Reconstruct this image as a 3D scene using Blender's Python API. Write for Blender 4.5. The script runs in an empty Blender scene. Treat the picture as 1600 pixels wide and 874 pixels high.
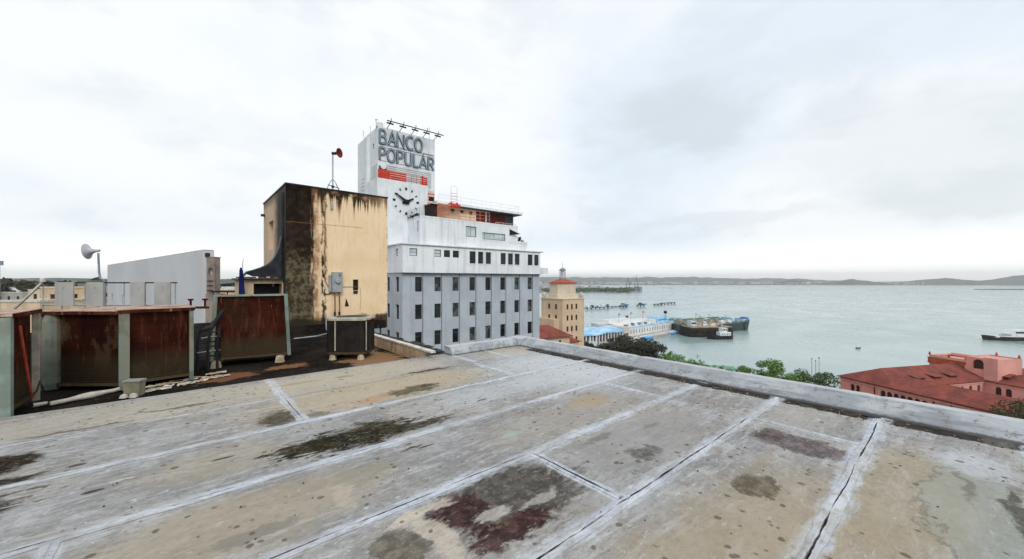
import bpy, math, random
from mathutils import Vector, noise as mnoise
random.seed(7)
R = math.radians
sc = bpy.context.scene
C = sc.collection

# ------------------------------------------------------------------ frame of reference
# X runs along the roofing strips, Y across them, z = 0 on the roof; the camera stands 1.6 m above the roof.
AZ0 = math.atan2(690, 596)
RX, RY = (math.cos(math.pi/2-AZ0), -math.sin(math.pi/2-AZ0))      # unit vector to the camera's right
FX, FY = (math.cos(AZ0), math.sin(AZ0))                            # unit vector ahead
FX, FY = (math.sin(math.pi/2-AZ0), math.cos(math.pi/2-AZ0))
RX, RY = (FY, -FX)
def W(r, f): return (r*RX+f*FX, r*RY+f*FY)
def frame(r, f, az, z=0.0):                                        # place + rotation for a thing whose local x runs at azimuth az (deg)
    x, y = W(r, f)
    return (x, y, z), AZ0-R(az)
SEA = -37.0

# ------------------------------------------------------------------ camera
cd = bpy.data.cameras.new('camera'); cam = bpy.data.objects.new('camera', cd); C.objects.link(cam)
cam.location = (0, 0, 1.6)
cam.rotation_euler = (R(90), 0, -math.atan2(FX, FY))
cd.sensor_width = 36; cd.lens = 36*596/1600.0
cd.clip_start = 0.05; cd.clip_end = 20000
sc.camera = cam

# ------------------------------------------------------------------ light
SUN_EL, SUN_AZ = R(40), R(200)      # azimuth measured clockwise from +Y
sc.view_settings.view_transform = 'Standard'
sc.view_settings.look = 'None'
sc.view_settings.exposure = 0.0
sc.view_settings.gamma = 1.0
world = bpy.data.worlds.new('World'); sc.world = world; world.use_nodes = True
def build_world():
    nt = world.node_tree; nt.nodes.clear()
    N = nt.nodes.new; L = nt.links.new
    out = N('ShaderNodeOutputWorld'); bg = N('ShaderNodeBackground'); bg.inputs['Strength'].default_value = 0.1
    L(bg.outputs[0], out.inputs['Surface'])
    sky = N('ShaderNodeTexSky'); sky.sky_type = 'NISHITA'; sky.sun_disc = False
    sky.sun_elevation = SUN_EL; sky.sun_rotation = SUN_AZ; sky.air_density = 1.0; sky.dust_density = 2.0
    tc = N('ShaderNodeTexCoord')
    def noise(scale, detail, rough, sc3, dist=0.0):
        mp = N('ShaderNodeMapping'); mp.inputs['Scale'].default_value = sc3
        L(tc.outputs['Generated'], mp.inputs[0])
        n = N('ShaderNodeTexNoise'); n.inputs['Scale'].default_value = scale; n.inputs['Detail'].default_value = detail
        n.inputs['Roughness'].default_value = rough; n.inputs['Distortion'].default_value = dist
        L(mp.outputs[0], n.inputs['Vector']); return n
    def mr(sock, a, b, c, d, smooth=True):
        m = N('ShaderNodeMapRange'); m.interpolation_type = 'SMOOTHSTEP' if smooth else 'LINEAR'
        m.inputs[1].default_value = a; m.inputs[2].default_value = b; m.inputs[3].default_value = c; m.inputs[4].default_value = d
        L(sock, m.inputs[0]); return m.outputs[0]
    def math2(op, a, b):
        m = N('ShaderNodeMath'); m.operation = op
        for i, s in enumerate((a, b)):
            if isinstance(s, (int, float)): m.inputs[i].default_value = s
            else: L(s, m.inputs[i])
        return m.outputs[0]
    def mix(f, a, b):
        m = N('ShaderNodeMix'); m.data_type = 'RGBA'
        if isinstance(f, (int, float)): m.inputs[0].default_value = f
        else: L(f, m.inputs[0])
        for i, s in ((6, a), (7, b)):
            if isinstance(s, tuple): m.inputs[i].default_value = (*s, 1)
            else: L(s, m.inputs[i])
        return m.outputs[2]
    big = noise(1.7, 4, 0.5, (1, 1, 1.8), 0.2)
    med = noise(4.2, 8, 0.60, (1, 1, 2.0), 0.15)
    white, pale, grey = (10.3, 10.6, 10.8), (8.4, 9.3, 10.2), (6.9, 7.7, 8.2)
    col = mix(mr(big.outputs[0], 0.35, 0.62, 0, 1), pale, white)
    f = math2('MULTIPLY', mr(med.outputs[0], 0.50, 0.66, 0, 1), 0.26)
    col = mix(f, col, grey)
    # a few broad grey cloud banks (direction, angular size, strength)
    def bank(px, py, rx, ry, s):
        v = Vector(((px-800)/596*RX+FX, (px-800)/596*RY+FY, (437-py)/596)).normalized()
        sub = N('ShaderNodeVectorMath'); sub.operation = 'SUBTRACT'
        wob = N('ShaderNodeVectorMath'); wob.operation = 'MULTIPLY_ADD'
        L(med.outputs['Color'], wob.inputs[0]); wob.inputs[1].default_value = (0.42, 0.42, 0.24)
        L(tc.outputs['Generated'], wob.inputs[2])
        L(wob.outputs[0], sub.inputs[0]); sub.inputs[1].default_value = v + Vector((0.21, 0.21, 0.12))
        sc_ = N('ShaderNodeVectorMath'); sc_.operation = 'MULTIPLY'; L(sub.outputs[0], sc_.inputs[0])
        sc_.inputs[1].default_value = (1/rx, 1/rx, 1/ry)
        ln = N('ShaderNodeVectorMath'); ln.operation = 'LENGTH'; L(sc_.outputs[0], ln.inputs[0])
        return math2('MULTIPLY', mr(ln.outputs['Value'], 1.1, 0.35, 0, 1), s)
    for b in ((1075, 185, .22, .09, .78), (1480, 215, .32, .11, .36), (1120, 345, .26, .035, .35), (1570, 290, .22, .06, .45),
              (930, 320, .12, .03, .25), (1010, 400, .3, .012, .10), (330, 190, .35, .05, .15), (660, 95, .2, .04, .12)):
        col = mix(bank(*b), col, grey)
    # a soft brighter, slightly milky band low over the horizon
    sx = N('ShaderNodeSeparateXYZ'); L(tc.outputs['Generated'], sx.inputs[0])
    col = mix(mr(sx.outputs[2], 0.11, 0.0, 0, 0.9), col, (15.0, 15.0, 14.8))
    col = mix(0.94, sky.outputs[0], col)
    L(col, bg.inputs['Color'])
build_world()
sl = bpy.data.lights.new('sun', 'SUN'); sl.energy = 1.5; sl.angle = R(18); sl.color = (1.0, 0.97, 0.92)
so = bpy.data.objects.new('sun', sl); C.objects.link(so)
so.rotation_euler = (math.pi/2-SUN_EL, 0, math.pi-SUN_AZ)

# ------------------------------------------------------------------ mesh helpers
class MB:
    def __init__(s): s.v = []; s.f = []; s.mi = []
    def add(s, vs, fs, m=0):
        o = len(s.v); s.v += [tuple(p) for p in vs]; s.f += [tuple(o+i for i in f) for f in fs]; s.mi += [m]*len(fs)
    def box(s, x0, x1, y0, y1, z0, z1, m=0):
        s.add([(x0,y0,z0),(x1,y0,z0),(x1,y1,z0),(x0,y1,z0),(x0,y0,z1),(x1,y0,z1),(x1,y1,z1),(x0,y1,z1)],
              [(0,3,2,1),(4,5,6,7),(0,1,5,4),(1,2,6,5),(2,3,7,6),(3,0,4,7)], m)
    def poly(s, pts, m=0): s.add(pts, [tuple(range(len(pts)))], m)
    def prism(s, pts, z0, z1, m=0):                              # vertical prism over an outline (ccw)
        n = len(pts)
        s.add([(x,y,z0) for x,y in pts]+[(x,y,z1) for x,y in pts],
              [tuple(range(n-1,-1,-1)), tuple(range(n,2*n))]+[(i,(i+1)%n,n+(i+1)%n,n+i) for i in range(n)], m)
    def tube(s, pts, r, n=8, m=0, cap=True):
        pts = [Vector(p) for p in pts]; rs = r if isinstance(r, (list, tuple)) else [r]*len(pts)
        vs = []; fs = []; up = None
        for i, p in enumerate(pts):
            d = (pts[min(i+1, len(pts)-1)]-pts[max(i-1, 0)]).normalized()
            if up is None: up = Vector((0,0,1)) if abs(d.z) < .9 else Vector((1,0,0))
            a = d.cross(up).normalized(); b = a.cross(d).normalized(); up = b
            for k in range(n):
                t = 2*math.pi*k/n; vs.append(p+(a*math.cos(t)+b*math.sin(t))*rs[i])
        for i in range(len(pts)-1):
            for k in range(n):
                fs.append((i*n+k, (i+1)*n+k, (i+1)*n+(k+1)%n, i*n+(k+1)%n))
        if cap: fs += [tuple(range(n)), tuple(range(len(vs)-1, len(vs)-n-1, -1))]
        s.add(vs, fs, m)
    def bar(s, p, q, w, h=None, m=0): s.tube([p, q], (w if h is None else w)*0.7071, 4, m)
    def lathe(s, prof, n=16, c=(0,0,0), axis='z', m=0):
        vs = []; fs = []
        for r, z in prof:
            for k in range(n):
                t = 2*math.pi*(k+.5)/n; a, b = r*math.cos(t), r*math.sin(t)
                vs.append((c[0]+a, c[1]+b, c[2]+z) if axis == 'z' else ((c[0]+z, c[1]+a, c[2]+b) if axis == 'x' else (c[0]+a, c[1]+z, c[2]+b)))
        for i in range(len(prof)-1):
            for k in range(n): fs.append((i*n+k, i*n+(k+1)%n, (i+1)*n+(k+1)%n, (i+1)*n+k))
        s.add(vs, fs, m)
    def wall(s, o, d, L, z0, z1, holes=(), depth=.2, m=0, mr=None):
        """wall face from o=(x,y) along unit d for L; inward normal is d turned left; holes (a0,a1,z0,z1) get reveals"""
        nx, ny = -d[1], d[0]
        xs = sorted({0, L, *[h[0] for h in holes], *[h[1] for h in holes]}); zs = sorted({z0, z1, *[h[2] for h in holes], *[h[3] for h in holes]})
        P = lambda a, z, k=0: (o[0]+d[0]*a+nx*k, o[1]+d[1]*a+ny*k, z)
        for i in range(len(xs)-1):
            for j in range(len(zs)-1):
                cx, cz = (xs[i]+xs[i+1])/2, (zs[j]+zs[j+1])/2
                if any(h[0] < cx < h[1] and h[2] < cz < h[3] for h in holes): continue
                s.poly([P(xs[i],zs[j]),P(xs[i+1],zs[j]),P(xs[i+1],zs[j+1]),P(xs[i],zs[j+1])], m)
        mr = m if mr is None else mr
        for a0,a1,b0,b1 in holes:
            for q in (((a0,b0),(a1,b0)),((a1,b0),(a1,b1)),((a1,b1),(a0,b1)),((a0,b1),(a0,b0))):
                (p,z),(p2,z2) = q
                s.poly([P(p,z),P(p,z,depth),P(p2,z2,depth),P(p2,z2)], mr)
    def mesh(s, name, mats, smooth=False):
        me = bpy.data.meshes.new(name); me.from_pydata(s.v, [], s.f)
        for m in (mats if isinstance(mats, (list, tuple)) else [mats]): me.materials.append(m)
        if any(s.mi): me.polygons.foreach_set('material_index', s.mi)
        if smooth: me.polygons.foreach_set('use_smooth', [True]*len(me.polygons))
        me.update(); return me
    def build(s, name, mats, parent=None, loc=(0,0,0), rotz=0, smooth=False):
        return link(name, s.mesh(name, mats, smooth), parent, loc, rotz)
def link(name, me, parent=None, loc=(0,0,0), rotz=0):
    o = bpy.data.objects.new(name, me); C.objects.link(o); o.location = loc; o.rotation_euler = (0,0,rotz)
    if parent: o.parent = parent
    return o
def tag(o, label=None, cat=None, group=None, kind=None):
    if label: o['label'] = label
    if cat: o['category'] = cat
    if group: o['group'] = group
    if kind: o['kind'] = kind
    return o
def thing(name, label, cat, loc=(0,0,0), rotz=0, group=None):
    o = bpy.data.objects.new(name, None); C.objects.link(o); o.location = loc; o.rotation_euler = (0,0,rotz)
    o.empty_display_size = .2
    return tag(o, label, cat, group)
def dup(root, loc, rotz, label=None):
    r = root.copy(); C.objects.link(r); r.location = loc; r.rotation_euler = (0,0,rotz)
    if label: r['label'] = label
    for ch in root.children:
        c = ch.copy(); C.objects.link(c); c.parent = r
        for g in ch.children:
            d = g.copy(); C.objects.link(d); d.parent = c
    return r

# ------------------------------------------------------------------ material helpers
class NT:
    def __init__(s, name):
        s.mat = bpy.data.materials.new(name); s.mat.use_nodes = True; s.t = s.mat.node_tree; s.t.nodes.clear()
        s.out = s.n('ShaderNodeOutputMaterial'); s.b = s.n('ShaderNodeBsdfPrincipled'); s.l(s.b.outputs[0], s.out.inputs[0])
        s.geo = s.n('ShaderNodeNewGeometry'); s.tc = s.n('ShaderNodeTexCoord')
    def n(s, t): return s.t.nodes.new(t)
    def l(s, a, b): s.t.links.new(a, b)
    def put(s, sock, v):
        if isinstance(v, (int, float)): sock.default_value = v
        elif isinstance(v, tuple): sock.default_value = v if len(v) == len(sock.default_value) else (*v, 1)
        else: s.l(v, sock)
    def noise(s, vec, scale, detail=3, rough=.55, sc3=None, dist=0, out=0):
        if sc3: vec = s.vm('MULTIPLY', vec, tuple(sc3))
        n = s.n('ShaderNodeTexNoise'); n.inputs['Scale'].default_value = scale; n.inputs['Detail'].default_value = detail
        n.inputs['Roughness'].default_value = rough; n.inputs['Distortion'].default_value = dist; s.l(vec, n.inputs['Vector'])
        return n.outputs[out]
    def vor(s, vec, scale, feature='F1', rnd=1.0):
        n = s.n('ShaderNodeTexVoronoi'); n.feature = feature; n.inputs['Scale'].default_value = scale; n.inputs['Randomness'].default_value = rnd
        s.l(vec, n.inputs['Vector']); return n.outputs['Distance']
    def vm(s, op, a, b=None):
        m = s.n('ShaderNodeVectorMath'); m.operation = op
        for i, v in enumerate((a, b)):
            if v is None: continue
            if isinstance(v, tuple): m.inputs[i].default_value = v
            else: s.l(v, m.inputs[i])
        return m.outputs['Value' if op in ('LENGTH','DISTANCE','DOT_PRODUCT') else 'Vector']
    def m(s, op, a, b=0.0, clamp=False):
        m = s.n('ShaderNodeMath'); m.operation = op; m.use_clamp = clamp
        s.put(m.inputs[0], a); s.put(m.inputs[1], b); return m.outputs[0]
    def mr(s, v, a, b, c=0.0, d=1.0, smooth=True):
        m = s.n('ShaderNodeMapRange'); m.interpolation_type = 'SMOOTHSTEP' if smooth else 'LINEAR'
        for i, q in enumerate((v, a, b, c, d)): s.put(m.inputs[i], q)
        return m.outputs[0]
    def mix(s, f, a, b):
        m = s.n('ShaderNodeMix'); m.data_type = 'RGBA'; s.put(m.inputs[0], f); s.put(m.inputs[6], a); s.put(m.inputs[7], b); return m.outputs[2]
    def xyz(s, v): x = s.n('ShaderNodeSeparateXYZ'); s.l(v, x.inputs[0]); return x.outputs
    def bump(s, h, strength=.3, dist=.02, prev=None):
        b = s.n('ShaderNodeBump'); b.inputs['Strength'].default_value = strength; b.inputs['Distance'].default_value = dist
        s.put(b.inputs['Height'], h)
        if prev: s.l(prev, b.inputs['Normal'])
        return b.outputs[0]
    def done(s, col, rough=.85, normal=None, metal=0.0, spec=.3):
        s.put(s.b.inputs['Base Color'], col); s.put(s.b.inputs['Roughness'], rough); s.b.inputs['Metallic'].default_value = metal
        s.b.inputs['Specular IOR Level'].default_value = spec
        if normal: s.l(normal, s.b.inputs['Normal'])
        return s.mat
def surf(name, col, col2=None, scale=1.0, rough=.85, streak=0.0, scol=(.1,.09,.07), bump=.2, metal=0.0, spec=.06, speck=0.0):
    """plain surface: mottled colour, vertical run-down dirt, fine grain"""
    t = NT(name); P = t.geo.outputs['Position']
    col2 = col2 or tuple(c*.82 for c in col)
    a = t.noise(P, scale, 5, .6)
    c = t.mix(t.mr(a, .41, .60), col, col2)
    if streak:
        s1 = t.noise(P, 1.0, 5, .65, (3.1*scale, 3.1*scale, .22*scale))
        c = t.mix(t.mr(s1, .49, .66, 0, streak), c, scol)
    if speck:
        s2 = t.noise(P, 14*scale, 3, .7); c = t.mix(t.mr(s2, .54, .62, 0, speck), c, scol)
    g = t.noise(P, 30*scale, 3, .6)
    return t.done(c, rough, t.bump(g, bump, .01/scale) if bump else None, metal, spec)

M = {}
M['bank_grey'] = surf('bank_grey_paint', (.42,.465,.51), (.375,.42,.465), .5, .8, .45, (.30,.33,.35), .1)
M['bank_white'] = surf('bank_white_paint', (.76,.785,.81), (.69,.715,.745), .5, .8, .4, (.42,.44,.45), .1)
M['tower_white'] = surf('tower_white_paint', (.73,.765,.79), (.66,.70,.725), .5, .8, .4, (.42,.45,.47), .1)
M['louvre'] = surf('louvre_metal', (.66,.69,.70), (.55,.58,.6), .5, .6)
M['dark_gap'] = surf('dark_recess', (.05,.05,.05), (.03,.03,.03), 1)
M['red'] = surf('red_paint', (.62,.055,.03), (.45,.04,.025), .8, .5)
M['orange_rail'] = surf('faded_red_rail', (.62,.22,.14), (.5,.16,.1), .8, .6)
M['pent_wall'] = surf('buff_wall', (.68,.54,.38), (.60,.46,.32), .6, .8, .3, (.3,.2,.12))
M['maroon'] = surf('maroon_shutter', (.10,.015,.018), (.06,.01,.012), .6, .5)
M['letter'] = surf('letter_side', (.08,.11,.14), (.06,.09,.12), .6, .5)
M['letter_face'] = surf('letter_face', (.26,.32,.37), (.22,.27,.32), .6, .5)
M['black'] = surf('black_paint', (.018,.02,.022), (.012,.013,.014), 1, .5)
M['steel'] = surf('dark_steel', (.09,.095,.10), (.06,.06,.065), 2, .5, metal=.4)
M['grey_steel'] = surf('galvanised_steel', (.38,.40,.42), (.28,.30,.32), 3, .5, metal=.3)
M['cream'] = surf('cream_stucco', (.62,.47,.33), (.56,.42,.29), .3, .85, .3, (.35,.26,.18), .1)
M['cream_pale'] = surf('pale_cream_stucco', (.66,.57,.44), (.60,.51,.39), .3, .85, .25, (.4,.33,.25), .1)
M['pink'] = surf('pink_stucco', (.78,.33,.27), (.68,.27,.22), .25, .85, .3, (.4,.2,.17), .1)
M['pink_pale'] = surf('pale_pink_stucco', (.70,.36,.31), (.62,.30,.26), .25, .85, .25, (.5,.28,.24), .1)
M['orange_trim'] = surf('terracotta_trim', (.50,.13,.05), (.38,.09,.035), .4, .8, .3, (.2,.06,.03))
M['glass'] = (lambda t: t.done(t.mix(t.mr(t.noise(t.geo.outputs['Position'], .35, 3), .4, .6), (.006,.007,.008), (.022,.026,.028)), .2, None, 0, .25))(NT('dark_window_glass'))
M['glass_mid'] = (lambda t: t.done(t.mix(t.mr(t.noise(t.geo.outputs['Position'], 1.1, 4), .45, .55), (.02,.022,.024), (.09,.10,.10)), .25, None, 0, .3))(NT('mid_window_glass'))
M['glass_pale'] = (lambda t: t.done(t.mix(t.mr(t.noise(t.geo.outputs['Position'], .8, 3), .4, .6), (.55,.62,.63), (.40,.48,.49)), .3, None, 0, .3))(NT('pale_window_glass'))
M['brick_dim'] = surf('dim_interior', (.06,.03,.025), (.03,.02,.02), .7)
M['water_white'] = surf('boat_white', (.74,.76,.76), (.62,.64,.65), .3, .5, .3, (.3,.2,.12))
M['hull_black'] = surf('black_hull', (.016,.017,.018), (.03,.026,.022), .2, .5, .4, (.06,.035,.02))
M['hull_grey'] = surf('grey_green_hull', (.055,.085,.085), (.04,.06,.062), .15, .5, .4, (.10,.08,.06))
M['deck_tan'] = surf('tan_deck', (.42,.33,.25), (.25,.2,.16), .3, .8, 0, speck=.4)
M['deck_green'] = surf('green_deck_gear', (.10,.20,.16), (.16,.26,.22), .4, .7)
M['blue_roof'] = surf('light_blue_sheet', (.20,.46,.70), (.42,.62,.78), .12, .6, .6, (.62,.70,.76))
M['blue'] = surf('blue_paint', (.09,.30,.62), (.07,.22,.5), .2, .6)
M['term_wall'] = surf('terminal_wall', (.74,.75,.76), (.64,.63,.63), .12, .8, .4, (.4,.36,.34))
M['term_roof'] = surf('terminal_roof', (.74,.71,.71), (.68,.71,.72), .05, .8, 0, speck=.2)
M['concrete'] = surf('weathered_concrete', (.42,.40,.36), (.30,.29,.26), .6, .9, .3, (.15,.14,.12), .3, speck=.2)
M['quay'] = surf('quay_concrete', (.46,.43,.38), (.34,.32,.28), .1, .9, .3, (.2,.19,.17))
M['land'] = surf('town_ground', (.14,.14,.125), (.07,.09,.05), .02, .95, 0)
M['bark'] = surf('bark', (.09,.07,.05), (.06,.045,.035), 3, .95)
M['green_shelter'] = surf('green_sheet', (.14,.28,.20), (.18,.32,.24), .2, .7)

def leaf_mat(name, a, b, c):
    t = NT(name); P = t.geo.outputs['Position']
    n1 = t.noise(P, .45, 3, .6); n2 = t.noise(P, 2.2, 3, .6)
    col = t.mix(t.mr(n1, .38, .62), a, b); col = t.mix(t.mr(n2, .5, .75), col, c)
    return t.done(col, .6, None, 0, .25)
M['leaf_dark'] = leaf_mat('dark_foliage', (.022,.028,.012), (.035,.03,.016), (.05,.05,.022))
M['leaf_green'] = leaf_mat('green_foliage', (.05,.12,.02), (.12,.24,.03), (.24,.36,.07))
M['leaf_mid'] = leaf_mat('mid_green_foliage', (.03,.07,.02), (.07,.13,.03), (.15,.21,.06))
M['leaf_olive'] = leaf_mat('olive_foliage', (.035,.04,.012), (.06,.06,.02), (.10,.08,.03))

def tile_mat():
    t = NT('red_tile_roof'); P = t.geo.outputs['Position']
    o = t.tc.outputs['Object']
    a = t.noise(P, .35, 5, .65); b = t.noise(P, 3.0, 4, .7)
    c = t.mix(t.mr(a, .42, .58), (.25,.058,.038), (.165,.042,.030)); c = t.mix(t.mr(b, .52, .62, 0, .5), c, (.085,.032,.028)); c = t.mix(t.mr(t.noise(P, 1.1, 5, .7), .58, .66, 0, .5), c, (.30,.13,.10))
    z = t.xyz(P)[2]
    courses = t.m('FRACT', t.m('MULTIPLY', z, 5.5))
    c = t.mix(t.mr(courses, .75, 1.0, 0, .35), c, (.09,.03,.025))
    return t.done(c, .85, t.bump(t.m('ADD', courses, t.m('MULTIPLY', b, .6)), .5, .06))
M['tile'] = tile_mat()
M['tile_bright'] = surf('orange_red_tile', (.42,.10,.05), (.33,.075,.04), .6, .85, 0, speck=.2)

def rust_mat(name, fin=True, dark=1.0):
    t = NT(name); P = t.geo.outputs['Position']
    a = t.noise(P, 2.0, 6, .65); s1 = t.noise(P, 1.0, 6, .7, (9, 9, 1.1), .3); s2 = t.noise(P, 1.0, 5, .7, (16, 16, 2.0))
    z = t.xyz(P)[2]
    c = t.mix(t.mr(a, .35, .65), (.038*dark,.011*dark,.008*dark), (.085*dark,.024*dark,.014*dark))
    c = t.mix(t.mr(s1, .54, .64, 0, .8), c, (.15*dark,.05*dark,.028*dark))
    c = t.mix(t.mr(s1, .30, .44, .8, 0), c, (.02,.008,.006))
    c = t.mix(t.mr(s2, .60, .70, 0, .75), c, (.42*dark,.24*dark,.12*dark))
    bare = t.mr(t.noise(P, 1.0, 4, .6, (2.2, 2.2, 1.0)), .55, .60, 0, .6 if fin else .15); c = t.mix(bare, c, (.15,.10,.06))
    low = t.mr(z, .55, .25)
    c = t.mix(t.m('MULTIPLY', low, .75), c, (.075*dark,.062*dark,.038*dark))
    nrm = t.bump(s1, .3, .01)
    if fin:
        w = t.m('FRACT', t.m('MULTIPLY', z, 38.0)); c = t.mix(t.mr(w, .55, .9, 0, .55), c, (.012,.008,.006)); nrm = t.bump(w, .5, .008, nrm)
    return t.done(c, .9, nrm, 0, .0)
M['rust_coil'] = rust_mat('rusted_coil_fins')
M['rust'] = rust_mat('rusted_sheet', False, 1.0)
M['rust_lid'] = surf('rusted_lid', (.50,.40,.33), (.30,.15,.10), 3.5, .85, 0, speck=.6, scol=(.12,.05,.03))
M['rust_red'] = surf('red_rust', (.40,.07,.045), (.28,.05,.03), 5, .8)
M['green_post'] = surf('green_grey_post', (.185,.225,.19), (.12,.15,.125), 4, .8, .75, (.27,.20,.13), .3, speck=.5)
M['green_frame'] = surf('pale_green_frame', (.235,.305,.26), (.17,.22,.19), 3, .75, .75, (.30,.23,.16), .3, speck=.4)
M['white_trim'] = surf('white_trim', (.50,.46,.38), (.36,.32,.26), 4, .7, .5, (.20,.14,.09), .3, speck=.4)
M['cond_dark'] = surf('dark_condenser_mesh', (.012,.011,.010), (.022,.019,.017), 4, .7, .3, (.06,.045,.035), .4, speck=.3)
M['pvc'] = surf('white_pipe', (.70,.66,.58), (.5,.46,.4), 5, .5, 0, speck=.3)
M['buff_foot'] = surf('buff_block', (.50,.40,.28), (.36,.28,.19), 5, .9, 0, speck=.4)
M['grey_board'] = surf('grey_board', (.42,.41,.385), (.36,.35,.33), 1.5, .85, .25, (.2,.19,.18), .2)
M['grey_wall'] = surf('pale_grey_panel_wall', (.57,.57,.585), (.52,.52,.54), .12, .8, .15, (.55,.55,.55), .1)
M['brown_wall'] = surf('brown_grey_render', (.30,.25,.22), (.2,.165,.145), 1.2, .9, .5, (.1,.08,.07), .3)
M['beige_wall'] = surf('beige_render', (.62,.47,.31), (.54,.41,.27), 1.5, .9, .4, (.25,.18,.11), .2)
M['parapet_buff'] = surf('stained_buff_parapet', (.58,.42,.27), (.42,.29,.18), 3, .9, .6, (.10,.07,.05), .3, speck=.6)
M['tarp'] = surf('black_membrane', (.035,.038,.042), (.02,.022,.025), 2, .45, 0, bump=.4)
M['olive_block'] = surf('olive_grey_block', (.27,.26,.18), (.19,.185,.13), 5, .9, 0, speck=.5)
M['navy'] = surf('navy_canvas', (.012,.02,.11), (.008,.012,.06), 4, .8)
M['horn_grey'] = surf('pale_grey_horn', (.52,.52,.55), (.42,.43,.46), 4, .6)
M['horn_red'] = surf('dark_red_horn', (.22,.035,.02), (.12,.02,.015), 8, .45)
M['pole_blue'] = surf('blue_grey_pole', (.26,.31,.36), (.18,.22,.26), 4, .5)
M['box_grey'] = surf('electrical_box_grey', (.34,.36,.36), (.28,.29,.29), 5, .5, .3, (.15,.12,.1))
M['conduit'] = surf('rusty_conduit', (.32,.16,.09), (.18,.10,.07), 8, .7)
M['stone_ornament'] = surf('pale_pink_stone', (.60,.50,.44), (.5,.42,.37), 1, .9)

# ------------------------------------------------------------------ roofing material
SEAMS_Y = [-3.6, -2.55, -1.5, -.48, .55, 1.55, 2.55, 3.61, 4.77, 5.93]
CROSS = [(1.04, 4.77, 7.2), (4.3, 5.93, 6.9), (4.22, 4.77, 5.93), (4.94, 2.55, 3.61), (2.43, 1.55, 2.55), (4.97, .55, 1.55),
         (5.15, 5.93, 6.9), (-.6, 2.55, 3.61), (1.9, -.48, .55), (3.3, -1.5, -.48)]
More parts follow.
